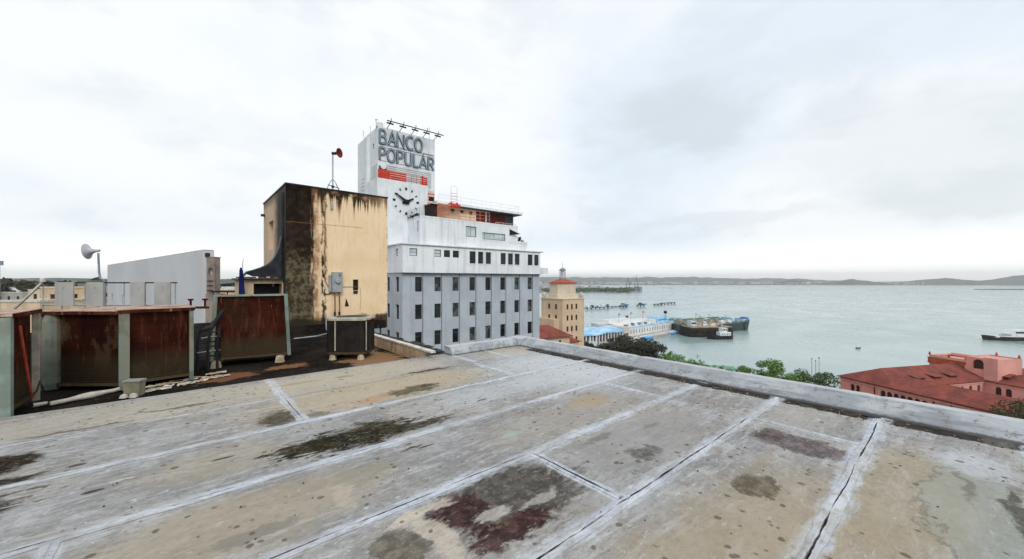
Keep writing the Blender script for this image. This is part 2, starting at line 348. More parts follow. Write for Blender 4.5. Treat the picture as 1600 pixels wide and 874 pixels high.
#            cx    cy    rx   ry    colour              strength edge rag
STAINS = [
 (2.5, .75, 1.4, .50, (.36,.285,.18), .7, .5, .4), (4.1, .22, 1.1, .34, (.37,.30,.19), .65, .4, .4), (.35, 3.1, .9, .36, (.35,.29,.20), .7, .4, .5),
 (2.3, 5.45, 1.6, .62, (.46,.375,.25), .75, .4, .4), (0.6, 6.5, 3.0, .6, (.44,.39,.31), .6, .4, .3), (2.2, 6.6, 1.6, .5, (.46,.40,.30), .7, .4, .3),
 (5.4, 6.4, .7, .4, (.42,.36,.26), .7, .3, .3), (.3, 4.2, .5, .3, (.34,.30,.22), .6, .4, .5), (2.9, 3.0, .7, .3, (.31,.28,.23), .5, .4, .5),
 (5.3, 4.9, 1.1, 1.2, (.56,.59,.61), .75, .7, .6), (3.7, 4.3, 1.2, .35, (.50,.52,.55), .6, .6, .7), (5.1, 3.9, .9, .4, (.52,.54,.57), .6, .5, .7),
 (3.6, 2.05, 1.0, .40, (.28,.27,.26), .7, .35, .7), (4.0, 3.0, .8, .35, (.33,.31,.29), .5, .5, .7), (5.4, 1.15, .5, .3, (.40,.38,.35), .6, .4, .5),
 (1.34, 3.98, .62, .28, (.030,.026,.014), .97, .22, 1.5), (.90, 4.05, .30, .17, (.04,.034,.02), .9, .2, 1.5), (1.95, 3.86, .42, .10, (.05,.042,.025), .85, .2, 1.5), (1.55, 4.2, .30, .10, (.10,.08,.05), .6, .2, 1.2),
 (.85, 5.10, .20, .28, (.06,.05,.032), .85, .3, 1.1), (1.2, 4.95, .12, .10, (.10,.085,.05), .7, .3, 1.1),
 (1.83, 2.13, .62, .38, (.085,.073,.06), .9, .2, .8), (1.45, 2.22, .20, .28, (.06,.030,.030), .9, .2, .9), (1.62, 1.86, .34, .11, (.07,.033,.03), .9, .2, 1.0),
 (1.62, 2.05, .16, .07, (.46,.43,.39), .8, .25, 1.2), (2.02, 1.98, .20, .05, (.44,.42,.38), .7, .25, 1.2), (1.27, 2.4, .26, .06, (.56,.50,.42), .8, .3, 1.2), (1.2, 2.05, .07, .36, (.52,.45,.37), .8, .3, 1.2),
 (.99, 2.16, .13, .20, (.17,.145,.11), .85, .15, .6), (4.52, .98, .22, .38, (.15,.115,.12), .85, .15, .6), (4.62, 1.22, .2, .14, (.12,.09,.09), .8, .15, .6),
 (3.38, 1.02, .19, .13, (.155,.13,.09), .85, .1, .5), (3.85, 1.1, .38, .06, (.26,.22,.16), .6, .3, .8),
 (2.55, 5.12, .40, .17, (.11,.095,.055), .85, .25, 1.4), (2.85, 5.2, .16, .10, (.07,.06,.04), .8, .25, 1.2), (3.2, 6.04, .42, .055, (.07,.045,.045), .9, .25, 1.0), (3.65, 6.0, .35, .02, (.07,.05,.05), .9, .25, .8),
 (1.88, 5.08, .27, .12, (.42,.235,.13), .7, .5, .8), (1.35, 6.6, .25, .06, (.25,.2,.15), .6, .4, 1.0), (2.0, 6.55, .12, .08, (.2,.17,.12), .6, .4, 1.0),
 (-1.42, 5.36, .46, .30, (.028,.020,.012), .97, .10, .35), (-1.45, 4.90, .55, .13, (.03,.024,.015), .95, .1, .4), (-1.3, 4.38, .42, .27, (.05,.04,.028), .92, .2, 1.0), (-1.2, 4.62, .33, .035, (.03,.025,.02), .9, .2, .8),
 (.36, 2.86, .22, .08, (.21,.19,.17), .85, .15, .6), (4.05, 3.12, .34, .19, (.37,.29,.17), .75, .2, .5),
 (3.2, 2.33, .20, .06, (.17,.155,.14), .8, .25, 1.0), (3.24, 1.87, .20, .10, (.145,.135,.125), .85, .25, 1.0), (3.9, 2.2, .14, .04, (.15,.18,.16), .8, .25, 1.0), (2.6, 3.0, .12, .05, (.3,.42,.35), .6, .25, 1.0),
 (4.2, -.12, .85, .27, (.29,.31,.27), .65, .12, .5), (4.35, -.28, .42, .05, (.10,.09,.07), .8, .3, 1.0), (4.6, -.05, .35, .03, (.14,.13,.11), .7, .3, 1.0), (5.2, -.1, .3, .25, (.5,.52,.56), .7, .4, .7),
 (-.51, 4.25, .06, .025, (.03,.025,.02), .95, .2, .5), (.28, 4.27, .09, .02, (.03,.025,.02), .95, .2, .5), (-.69, 4.94, .06, .03, (.03,.025,.02), .95, .2, .5),
 (1.66, 3.36, .13, .018, (.05,.035,.03), .9, .2, .8), (1.78, 3.31, .10, .014, (.05,.035,.03), .9, .2, .8), (3.02, 4.1, .07, .025, (.05,.05,.055), .9, .2, .6), (.0, 6.35, .4, .03, (.08,.07,.06), .8, .3, 1.0), (-.8, 6.1, .4, .03, (.07,.06,.05), .8, .3, 1.0), (.9, 3.0, .06, .25, (.46,.40,.32), .6, .3, 1.2), (1.1, 3.2, .25, .14, (.24,.22,.17), .6, .3, 1.3),
]
def roof_mat(halo=True, name='roofing_membrane'):
    t = NT(name); P = t.geo.outputs['Position']
    X, Y, Z = t.xyz(P)
    big = t.noise(P, .55, 4, .6); n1 = t.noise(P, 1.6, 6, .65); n2 = t.noise(P, 7, 6, .7); fine = t.noise(P, 60, 3, .7)
    strk = t.noise(P, 1.0, 6, .7, (1.6, 9, 1), .4)
    c = t.mix(t.mr(n1, .40, .60), (.335,.33,.325), (.24,.234,.23))
    c = t.mix(t.mr(big, .42, .62, 0, .4), c, (.36,.32,.255))
    c = t.mix(t.mr(strk, .52, .64, 0, .6), c, (.46,.465,.48))
    c = t.mix(t.mr(n2, .52, .62, 0, .5), c, (.20,.188,.175))
    wob = t.vm('ADD', P, t.vm('MULTIPLY', t.vm('SUBTRACT', t.noise(P, 3.2, 6, .68, out=1), (.5,.5,.5)), (.40,.30,.0)))
    rag = t.m('SUBTRACT', t.noise(P, 1.0, 8, .78, (5.0, 11, 1), .6), .5)
    c = t.mix(t.mr(t.noise(P, 1.0, 7, .75, (2.0, 5.0, 1), 1.0), .55, .62, 0, .45), c, (.47,.47,.46))
    c = t.mix(t.mr(t.noise(P, 3.6, 7, .75), .58, .66, 0, .5), c, (.24,.225,.205))
    grit = t.noise(P, 1.0, 6, .8, (16, 24, 1)); c = t.mix(t.mr(grit, .52, .61, 0, .5), c, (.17,.155,.14)); c = t.mix(t.mr(grit, .46, .38, 0, .32), c, (.48,.47,.45))
    flk = t.noise(P, 1.0, 6, .8, (7, 18, 1), .8); c = t.mix(t.mr(flk, .60, .63, 0, .7), c, (.56,.555,.55)); c = t.mix(t.mr(flk, .39, .35, 0, .6), c, (.17,.155,.14))
    for cx, cy, rx, ry, col, st, ed, rg in STAINS:
        v = wob if max(rx, ry) > .1 else P
        d = t.vm('LENGTH', t.vm('MULTIPLY', t.vm('SUBTRACT', v, (cx, cy, 0)), (1/rx, 1/ry, 0)))
        d = t.m('ADD', d, t.m('MULTIPLY', rag, rg*2.4))
        if max(col) < .2 and rx*ry > .02:      # darker growth shows the sheet through gaps
            c = t.mix(t.m('MULTIPLY', t.mr(d, 1+ed, 1-ed, 0, st), t.mr(grit, .40, .47, .72, 1)), c, t.mix(t.mr(n2, .44, .60), tuple(q*.55 for q in col), tuple(q*1.15 for q in col)))
        else: c = t.mix(t.m('MULTIPLY', t.mr(d, 1+ed, 1-ed, 0, st), t.mr(grit, .38, .60, 1, .7)), c, col)
        if rx*ry > .02 and ed <= .16:          # tide mark round dried puddles
            rim = t.mr(t.m('ABSOLUTE', t.m('SUBTRACT', d, 1.02)), .07, .02, 0, .45); c = t.mix(rim, c, (.11,.095,.07))
    # small dark drips scattered over the worn yellow parts
    vd = t.vor(t.vm('ADD', P, t.vm('MULTIPLY', t.noise(P, 9, 2, .5, out=1), (.05,.05,0))), 8.5)
    area = t.m('MULTIPLY', t.mr(t.noise(P, 1.1, 2, .5), .42, .50), t.mr(t.m('ADD', vd, t.m('MULTIPLY', t.m('SUBTRACT', t.noise(P, 4.5, 3, .7), .5), .55)), .20, .11, 0, .8))
    c = t.mix(area, c, (.115,.095,.07))
    sp = t.vor(P, 26); c = t.mix(t.m('MULTIPLY', t.mr(sp, .14, .09, 0, .6), t.mr(n1, .5, .6)), c, (.14,.12,.10))
    # torn tar band along the right hand kerb foot, gutter shade painted in
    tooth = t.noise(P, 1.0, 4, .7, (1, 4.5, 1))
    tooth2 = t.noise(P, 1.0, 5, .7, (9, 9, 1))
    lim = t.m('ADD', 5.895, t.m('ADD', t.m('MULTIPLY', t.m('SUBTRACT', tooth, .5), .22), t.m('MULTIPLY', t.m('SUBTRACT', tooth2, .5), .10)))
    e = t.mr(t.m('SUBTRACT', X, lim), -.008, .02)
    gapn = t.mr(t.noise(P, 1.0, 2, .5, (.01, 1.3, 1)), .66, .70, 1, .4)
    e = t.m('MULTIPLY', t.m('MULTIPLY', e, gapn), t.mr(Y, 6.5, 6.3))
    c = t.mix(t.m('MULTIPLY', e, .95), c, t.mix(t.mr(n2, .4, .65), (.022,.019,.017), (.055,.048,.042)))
    # pale residue along the seams
    jitter = t.m('MULTIPLY', t.m('SUBTRACT', t.noise(P, 1.0, 7, .75, (3.2, 10, 1)), .5), .26)
    yy = t.m('ADD', Y, jitter)
    m = None
    for s, wd in zip(SEAMS_Y, (.1,.1,.1,.1,.115,.105,.10,.095,.08,.05)):
        k = t.mr(t.m('ABSOLUTE', t.m('SUBTRACT', yy, s)), wd, wd*.3)
        if s == 5.93: k = t.m('MULTIPLY', k, t.mr(X, 1.2, .6, .1, .9))
        m = k if m is None else t.m('MAXIMUM', m, k)
    jx = t.m('ADD', X, t.m('MULTIPLY', t.m('SUBTRACT', t.noise(P, 1.0, 5, .65, (8, 2.2, 1)), .5), .14))
    for cx, y0, y1 in CROSS:
        k = t.m('MULTIPLY', t.mr(t.m('ABSOLUTE', t.m('SUBTRACT', jx, cx)), .075, .045), t.m('MULTIPLY', t.mr(Y, y0-.03, y0), t.mr(Y, y1+.03, y1)))
        m = t.m('MAXIMUM', m, k)
    brk = t.mr(t.noise(P, 1.0, 6, .75, (5, 14, 1), .6), .36, .52, .38, 1.0)
    m = t.m('MULTIPLY', t.m('MULTIPLY', m, brk), t.mr(t.noise(P, .9, 3, .6), .40, .56, .55, .95))
    m = t.m('MULTIPLY', m, t.mr(grit, .60, .50, .65, 1))
    c = t.mix(m, c, t.mix(t.mr(strk, .4, .6), (.47,.505,.56), (.56,.585,.62)))
    h = t.m('ADD', t.m('ADD', t.m('MULTIPLY', n2, .5), t.m('MULTIPLY', fine, .12)), t.m('MULTIPLY', m, .35))
    nrm = t.bump(t.m('ADD', h, t.m('MULTIPLY', grit, .5)), .5, .02)
    ro = t.mr(t.noise(P, 1.2, 4, .6), .35, .65, .55, .85)
    return t.done(c, ro, nrm, 0, .0)
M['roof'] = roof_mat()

def black_roof_mat():
    t = NT('black_bitumen_roof'); P = t.geo.outputs['Position']
    n1 = t.noise(P, 1.3, 6, .65); n2 = t.noise(P, 1.0, 6, .75, (3.0, 6.5, 1), .8); n3 = t.noise(P, 9, 5, .7)
    X, Y, Z = t.xyz(P)
    c = t.mix(t.mr(n1, .35, .65), (.012,.010,.009), (.028,.024,.020))
    c = t.mix(t.mr(n3, .58, .70, 0, .6), c, (.10,.08,.065))
    c = t.mix(t.mr(n2, .63, .70, 0, .85), c, (.36,.20,.11))
    for cx, cy, rx, ry, col in ((3.15, 8.25, .60, .85, (.40,.23,.12)), (.55, 8.35, .5, .28, (.30,.13,.07)), (1.6, 8.6, .35, .2, (.34,.17,.08)), (3.3, 9.6, .35, .5, (.3,.18,.1))):
        d = t.vm('LENGTH', t.vm('MULTIPLY', t.vm('SUBTRACT', P, (cx, cy, 0)), (1/rx, 1/ry, 0)))
        d = t.m('ADD', d, t.m('MULTIPLY', t.m('SUBTRACT', n2, .5), 3.2))
        c = t.mix(t.mr(d, 1.15, .85, 0, .6), c, col)
    c = t.mix(t.m('MULTIPLY', t.mr(t.noise(P, 1.0, 6, .8, (4, 9, 1), 1.0), .64, .69), t.mr(Y, 9.3, 8.2)), c, (.50,.46,.40))
    return t.done(c, t.mr(n1, .3, .7, .6, .95), t.bump(n3, .7, .03), 0, .0)
M['black_roof'] = black_roof_mat()

def kerb_mat():
    t = NT('painted_kerb'); P = t.geo.outputs['Position']; X, Y, Z = t.xyz(P)
    a = t.noise(P, 1.5, 6, .65); s1 = t.noise(P, 1.0, 5, .7, (6, 1.2, 4)); d = t.noise(P, 9, 5, .75)
    c = t.mix(t.mr(a, .42, .58), (.39,.41,.43), (.28,.30,.32)); c = t.mix(t.mr(s1, .46, .62, 0, .8), c, (.19,.20,.215))
    c = t.mix(t.mr(d, .55, .63, 0, .7), c, (.15,.14,.13))
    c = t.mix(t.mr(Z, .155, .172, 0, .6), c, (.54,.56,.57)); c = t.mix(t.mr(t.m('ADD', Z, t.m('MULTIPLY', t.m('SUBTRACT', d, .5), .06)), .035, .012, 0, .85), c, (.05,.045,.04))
    cr = t.vor(t.vm('MULTIPLY', t.vm('ADD', P, t.vm('MULTIPLY', t.noise(P, 5, 3, .6, out=1), (.2,.2,.2))), (1.0, .5, 1.0)), 1.6, 'DISTANCE_TO_EDGE')
    return t.done(c, .7, t.bump(t.m('ADD', a, t.m('MULTIPLY', d, .4)), .4, .03))
M['kerb'] = kerb_mat()
M['crack'] = surf('dark_crack_filler', (.022,.024,.03), (.05,.055,.07), 6, .8)

def stair_mat():
    """ochre wall, black run-down on the left, drips under the top edge"""
    t = NT('stained_ochre_wall'); O = t.tc.outputs['Object']; x, y, z = t.xyz(O)
    a = t.noise(O, 1.2, 5, .6); s1 = t.noise(O, 1.0, 6, .7, (7, 7, .8), .4); s2 = t.noise(O, 1.0, 5, .75, (14, 14, .5)); b = t.noise(O, 5, 6, .72); rg = t.noise(O, 2.4, 6, .7)
    c = t.mix(t.mr(a, .38, .66), (.83,.64,.42), (.77,.575,.36))
    c = t.mix(t.mr(s2, .53, .64, 0, .35), c, (.60,.36,.18)); c = t.mix(t.mr(t.noise(O, 1.0, 6, .8, (9, 9, 3)), .58, .64, 0, .4), c, (.45,.30,.18))
    front = t.mr(y, .10, .05)
    # drips below the coping
    drop = t.m('ADD', .04, t.m('MULTIPLY', t.mr(t.noise(O, 1.0, 4, .75, (5.5, .01, .01), .3), .38, .66), 1.15))
    fade = t.mr(x, 3.1, 1.6, .5, 1.15)
    dd = t.mr(t.m('SUBTRACT', 4.53, z), t.m('MULTIPLY', drop, fade), t.m('MULTIPLY', t.m('MULTIPLY', drop, fade), .35))
    dd = t.m('MULTIPLY', dd, t.mr(b, .30, .52, .5, 1))
    c = t.mix(t.m('MULTIPLY', dd, .75), c, (.22,.085,.03)); 
    dark = t.mix(t.mr(b, .45, .68), (.010,.008,.007), (.028,.021,.014))
    d2 = t.mr(t.m('SUBTRACT', 4.50, z), t.m('ADD', .14, t.m('MULTIPLY', drop, .55)), t.m('ADD', .04, t.m('MULTIPLY', drop, .3))); d2 = t.m('MULTIPLY', t.m('MULTIPLY', d2, t.mr(rg, .36, .5, .2, 1)), t.mr(x, 3.0, 2.2, .45, 1))
    c = t.mix(t.m('MULTIPLY', d2, .93), c, dark)
    # main black band
    xe = t.m('ADD', x, t.m('MULTIPLY', t.m('SUBTRACT', s1, .5), .55))
    rustb = t.m('MULTIPLY', t.mr(xe, 1.02, .80), t.mr(rg, .40, .56, .25, 1))
    c = t.mix(t.m('MULTIPLY', t.m('MULTIPLY', rustb, front), .85), c, (.22,.085,.03))
    moss = t.mix(t.mr(b, .42, .60), (.030,.026,.016), (.14,.12,.075))
    low = t.mr(t.m('ADD', z, t.m('MULTIPLY', t.m('SUBTRACT', rg, .5), 2.0)), 2.7, 1.9)
    bk = t.mix(low, dark, moss)
    bm = t.m('MULTIPLY', t.mr(xe, .80, .70), front)
    c = t.mix(t.m('MULTIPLY', bm, .97), c, bk)
    # patches beside the conduit, cracks
    pd = t.m('ABSOLUTE', t.m('SUBTRACT', t.m('ADD', x, t.m('MULTIPLY', t.m('SUBTRACT', rg, .5), .35)), 1.08))
    c = t.mix(t.m('MULTIPLY', t.m('MULTIPLY', t.mr(pd, .11, .04), t.mr(t.noise(O, 1.0, 5, .75, (8, 8, 2.4)), .46, .55)), front), c, (.055,.035,.02))
    hc = t.m('ABSOLUTE', t.m('SUBTRACT', t.m('ADD', z, t.m('MULTIPLY', t.m('SUBTRACT', b, .5), .05)), 3.38))
    c = t.mix(t.m('MULTIPLY', t.mr(hc, .016, .005, 0, .6), t.mr(x, 2.4, 2.2)), c, (.25,.12,.06))
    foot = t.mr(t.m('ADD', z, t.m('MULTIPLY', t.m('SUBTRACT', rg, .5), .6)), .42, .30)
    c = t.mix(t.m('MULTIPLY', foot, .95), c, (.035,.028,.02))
    edge = t.m('MULTIPLY', t.mr(x, 3.14, 3.17), t.mr(t.noise(O, 1.0, 4, .7, (1, 1, 5)), .5, .6)); c = t.mix(edge, c, (.12,.08,.04))
    # return wall on the left: paler, black beside the corner
    side = t.mr(y, .03, .08)
    pale = t.mix(t.mr(a, .38, .66), (.62,.47,.34), (.55,.41,.29)); pale = t.mix(t.mr(s1, .5, .7, 0, .5), pale, (.30,.22,.17))
    ye = t.m('ADD', y, t.m('MULTIPLY', t.m('SUBTRACT', rg, .5), .9))
    pale = t.mix(t.m('MULTIPLY', t.mr(ye, 2.3, 1.1), .93), pale, (.04,.045,.05))
    pale = t.mix(t.m('MULTIPLY', t.mr(t.m('SUBTRACT', 4.5, z), .35, .05), .6), pale, (.12,.10,.09))
    c = t.mix(side, c, pale)
    return t.done(c, .9, t.bump(t.m('ADD', t.m('MULTIPLY', b, .5), t.m('MULTIPLY', rg, .5)), .45, .03), 0, .0)
M['stair'] = stair_mat()

def water_mat():
    t = NT('harbour_water'); P = t.geo.outputs['Position']
    big = t.noise(P, .006, 5, .6, (1, 1, 0), .5); mid = t.noise(P, .03, 4, .6, (1, 1, 0), .6)
    c = t.mix(t.mr(big, .38, .62), (.25,.34,.332), (.33,.41,.402)); c = t.mix(t.mr(mid, .46, .62, 0, .35), c, (.38,.45,.44))  # sky glare is painted into these pale water colours
    # long pale wind streaks and old wakes
    st = t.noise(P, 1.0, 5, .6, (.0022, .016, 0), .8); c = t.mix(t.mr(st, .55, .68, 0, .6), c, (.42,.48,.47))
    w1 = t.noise(P, .35, 4, .6); w2 = t.noise(P, 1.4, 3, .6); w3 = t.noise(P, .07, 3, .5)
    nrm = t.bump(t.m('ADD', t.m('ADD', w1, t.m('MULTIPLY', w2, .3)), t.m('MULTIPLY', w3, 1.5)), .09, .3)
    return t.done(c, t.mr(mid, .3, .7, .16, .30), nrm, 0, .5)
M['water'] = water_mat()

def far_mat(name, a, b, c3, sc=.01):
    t = NT(name); P = t.geo.outputs['Position']
    c = t.mix(t.mr(t.noise(P, sc, 5, .65), .4, .6), a, b); c = t.mix(t.mr(t.noise(P, sc*6, 4, .7), .55, .7), c, c3)
    return t.done(c, .9)
M['hill'] = far_mat('wooded_hill', (.06,.085,.07), (.12,.14,.12), (.30,.30,.29), .006)
M['shore'] = far_mat('built_up_shore', (.09,.11,.08), (.22,.22,.21), (.40,.40,.39), .02)

def N3(x, y=0.0, z=0.0): return mnoise.noise(Vector((x, y, z)))       # -1..1

# ================================================================== SETTING: ground, sea, far shore
def grid_sheet(name, mat, pts_fn, nu, nv, kind='structure', smooth=True):
    mb = MB(); vs = [pts_fn(i/(nu-1), j/(nv-1)) for j in range(nv) for i in range(nu)]
    mb.add(vs, [(j*nu+i, j*nu+i+1, (j+1)*nu+i+1, (j+1)*nu+i) for j in range(nv-1) for i in range(nu-1)])
    return tag(mb.build(name, mat, smooth=smooth), kind=kind)
mb = MB(); mb.poly([(-5900,-5900,SEA),(5900,-5900,SEA),(5900,5900,SEA),(-5900,5900,SEA)])
tag(mb.build('sea', M['water']), kind='structure')

def land(name, rf, z1, z0=SEA-.6, mat='land'):
    mb = MB(); pts = [W(*p) for p in rf]
    a = sum(pts[i][0]*pts[(i+1) % len(pts)][1]-pts[(i+1) % len(pts)][0]*pts[i][1] for i in range(len(pts)))
    if a < 0: pts = pts[::-1]
    mb.prism(pts, z0, z1); return tag(mb.build(name, M[mat]), kind='structure')
land('town_ground', [(400,-300),(400,30),(260,60),(170,88),(140,118),(112,128),(96,136),(84,150),(74,172),(68,186),(56,215),(40,260),(-40,420),(-500,600),(-900,300),(-900,-300)], SEA+1.2)
# quay, built as a thing further down; promontory and far shores
land('promontory', [(150,1130),(300,1120),(395,1180),(420,1260),(360,1400),(200,1500),(100,1900),(-200,2600),(-900,2600),(-900,1100),(-100,1080)], SEA+2.5, mat='shore')
land('sand_spit', [(1760,1420),(2300,1360),(2400,1440),(2000,1500),(1780,1470)], SEA+2.0, mat='hill')
land('far_shore', [(-1500,3000),(400,2750),(900,2720),(1500,2700),(2300,2640),(3600,2500),(4800,2500),(4800,3900),(-1500,5500)], SEA+4, mat='shore')
def hills(name, mat, r0, r1, f, depth, base, amp, seed, sc_):
    def P(u, v):
        r = r0+(r1-r0)*u; ff = f+depth*v
        e = math.sin(math.pi*min(1, max(0, v)))*min(1, u*8, (1-u)*8)
        h = base+amp*(.5+.5*N3(r*sc_, seed, ff*sc_))+amp*.25*N3(r*sc_*5, seed, ff*sc_*4)
        x, y = W(r, ff); return (x, y, min(70, SEA+1+e*max(0, h)))
    return grid_sheet(name, M[mat], P, 120, 10)
hills('low_hills', 'hill', -1400, 4600, 3100, 700, 3, 24, 3.3, .0021)
hills('hill_range', 'hill', -1600, 4300, 4200, 1000, 8, 80, 8.1, .0014)
def mound(name, r, f, rr, h, seed):
    def P(u, v):
        a = u*2*math.pi; k = v
        hh = h*(1-k)**.8*(1+.25*N3(math.cos(a)*2, math.sin(a)*2, seed+k*3))
        x, y = W(r+rr*k*math.cos(a), f+rr*.5*k*math.sin(a)); return (x, y, SEA+3+hh)
    return grid_sheet(name, M['hill'], P, 28, 7)
mound('shore_knoll', 2540, 2840, 260, 36, 1); mound('wide_knoll', 3300, 2900, 420, 46, 5); mound('long_knoll', 3750, 2800, 400, 64, 9); mound('pale_knoll', 2250, 3050, 200, 34, 7)
# hill behind the old town, far left
def P_(u, v):
    r = -700+500*u; ff = 220+260*v
    h = 34.0+7*math.sin(v*math.pi)*(.7+.6*N3(u*4, v*3))
    if v > .99 or v < .01: h = 4
    x, y = W(r, ff); return (x, y, SEA+h)
grid_sheet('town_hill', M['hill'], P_, 30, 12)

def sprinkle(name, mat, n, rr, ff, zr, wr, seed):
    """low far buildings too small to pick apart"""
    rnd = random.Random(seed); mb = MB()
    for _ in range(n):
        r, f = rnd.uniform(*rr), rnd.uniform(*ff)
        if name == 'promontory_buildings' and (f > 1400 and r > 360-(f-1400)*.24): continue
        w, d, h = rnd.uniform(*wr), rnd.uniform(*wr)*.7, rnd.uniform(*zr)
        x, y = W(r, f); a = rnd.uniform(0, 3); ca, sa = math.cos(a), math.sin(a)
        mb.prism([(x+ca*u*w-sa*v*d, y+sa*u*w+ca*v*d) for u, v in ((-.5,-.5),(.5,-.5),(.5,.5),(-.5,.5))], SEA+.5, SEA+3+h)
    return mb.build(name, mat)
tag(sprinkle('far_buildings', surf('far_white_walls', (.55,.55,.54), (.40,.40,.40), .01), 230, (-300,4300), (2760,3300), (5,22), (14,70), 2), 'pale low buildings and port sheds spread along the far shore', 'buildings', kind='stuff')
tag(sprinkle('promontory_buildings', surf('promontory_walls', (.50,.50,.50), (.33,.36,.38), .02), 260, (60,360), (1165,2500), (3,13), (10,34), 4), 'white and grey low buildings on the wooded promontory', 'buildings', kind='stuff')
tag(sprinkle('container_stack', surf('dock_grey', (.22,.23,.24), (.3,.31,.32), .05), 8, (368,400), (1195,1240), (9,17), (12,20), 8), 'grey dock structures clustered at the tip of the promontory', 'buildings', kind='stuff')
def crane(r, f, h, label):
    t = thing('port_crane', label, 'crane', (*W(r, f), SEA+2), R(40), 'cranes on the promontory')
    mb = MB()
    for s in (-1, 1):
        for q in (-1, 1): mb.bar((s*6, q*5, 0), (s*4, q*4, h*.62), .6)
    mb.bar((-5,0,h*.62), (5,0,h*.62), .8); mb.build('frame', M['steel'], t)
    mb = MB(); mb.bar((-22,0,h*.66), (30,0,h*.70), .7); mb.bar((0,0,h*.6), (0,0,h), .6); mb.bar((0,0,h), (28,0,h*.72), .3); mb.bar((0,0,h), (-20,0,h*.68), .3)
    mb.build('boom', M['steel'], t)
crane(362, 1190, 44, 'dark port crane on the left of the pair at the promontory tip'); crane(388, 1190, 50, 'taller dark port crane on the right at the promontory tip')

# ================================================================== TREES
def foliage(mb, c, rx, ry, rz, n, size, rnd, nclump=14, flat=.0):
    cl = []; rx, ry, rz = rx*.9, ry*.9, rz*.84
    for _ in range(nclump):
        while True:
            p = Vector((rnd.uniform(-1,1), rnd.uniform(-1,1), rnd.uniform(-.75,1)))
            if .35 < p.length < 1.0: break
        cl.append((p, rnd.uniform(.24, .46)))
    for k in range(n):
        p, q = cl[rnd.randrange(len(cl))]
        d = Vector((rnd.gauss(0,1), rnd.gauss(0,1), rnd.gauss(0,.8))).normalized()*q*rnd.uniform(.45, 1.0)**.6
        w = p+d; pos = Vector((c[0]+w.x*rx, c[1]+w.y*ry, c[2]+w.z*rz))
        nn = (d.normalized()+Vector((rnd.uniform(-.7,.7), rnd.uniform(-.7,.7), rnd.uniform(-.1,1.0)))).normalized()
        a = nn.orthogonal().normalized(); b = nn.cross(a)
        t = rnd.uniform(0, 6.28); a, b = a*math.cos(t)+b*math.sin(t), b*math.cos(t)-a*math.sin(t)
        s = size*rnd.uniform(.55, 1.25)
        mb.add([pos-a*s, pos-b*s*.55, pos+a*s, pos+b*s*.55+nn*s*.2], [(0,1,2,3)])
    return cl
def tree(name, label, r, f, ztop, rad, height, leaf, seed, n=2600, size=.30, nclump=16, z0=SEA+1.2, group=None, cat='tree', trunk_r=.35):
    rnd = random.Random(seed); x, y = W(r, f)
    t = thing(name, label, cat, (x, y, z0), rnd.uniform(0, 6), group)
    H = ztop-z0; rz = height/2; cz = H-rz
    mb = MB(); cl = foliage(mb, (0,0,cz), rad, rad, rz, n, size, rnd, nclump); mb.build('crown', M[leaf], t)
    mb = MB(); fork = max(cz-rz*.8, H*.3)
    mb.tube([(0,0,0), (.1,.05,fork*.5), (.05,-.1,fork)], [trunk_r*1.25, trunk_r, trunk_r*.8], 8)
    for p, q in cl[:9]:
        e = Vector((p.x*rad*.85, p.y*rad*.85, cz+p.z*rz*.8)); s = Vector((0,0,fork))
        mb.tube([s-Vector((0,0,.3)), s.lerp(e, .5)+Vector((0,0,rz*.12)), e], [trunk_r*.55, trunk_r*.35, trunk_r*.12], 6, cap=False)
    mb.build('trunk', M['bark'], t); return t
G1 = 'trees along the waterfront'
tree('spreading_tree', 'dark broad spreading tree left of the row, in front of the blue roofed arcade', 47, 150, -20.8, 12.2, 9.5, 'leaf_dark', 1, 11000, .42, 64, group=G1, trunk_r=.7)
tree('shrub', 'small green treetop at the right foot of the dark spreading tree', 47, 128, -24.0, 2.8, 5, 'leaf_mid', 2, 500, .25, 8, group=G1, trunk_r=.12)
tree('bushy_tree', 'wide bright green treetop just right of the dark spreading tree', 56, 130, -23.4, 5.6, 6, 'leaf_green', 3, 2200, .26, 16, group=G1, trunk_r=.25)
tree('bushy_tree', 'small green treetop between the bright wide one and the green shelter', 63, 128, -25.4, 3.6, 5, 'leaf_green', 4, 1000, .26, 10, group=G1, trunk_r=.2)
tree('shrub', 'dark green treetop at the left end of the green shelter roof', 67, 124, -26.3, 1.8, 3.6, 'leaf_mid', 14, 500, .25, 8, group=G1, trunk_r=.15)
tree('bushy_tree', 'low green treetop at the right end of the green shelter roof', 75.5, 121, -25.6, 4.4, 5.5, 'leaf_green', 5, 1500, .26, 12, group=G1, trunk_r=.2)
tree('shrub', 'tiny dark treetop in front of the middle of the green shelter roof', 70, 119, -26.7, 1.3, 3.2, 'leaf_mid', 15, 350, .22, 7, group=G1, trunk_r=.12)
tree('leafy_tree', 'tall rounded green tree standing highest among the waterfront trees', 83, 120, -22.6, 6.0, 10, 'leaf_green', 16, 4600, .28, 20, group=G1, trunk_r=.35)
tree('leafy_tree', 'dark green tree beside the far end of the pink building', 95, 118, -25.4, 6.6, 7.5, 'leaf_mid', 7, 3000, .28, 18, group=G1, trunk_r=.3)
tree('leafy_tree', 'dark olive tree in front of the pink building at the right edge', 84, 60, -16.6, 8.0, 9.5, 'leaf_olive', 8, 5500, .24, 24, group=G1, trunk_r=.4)
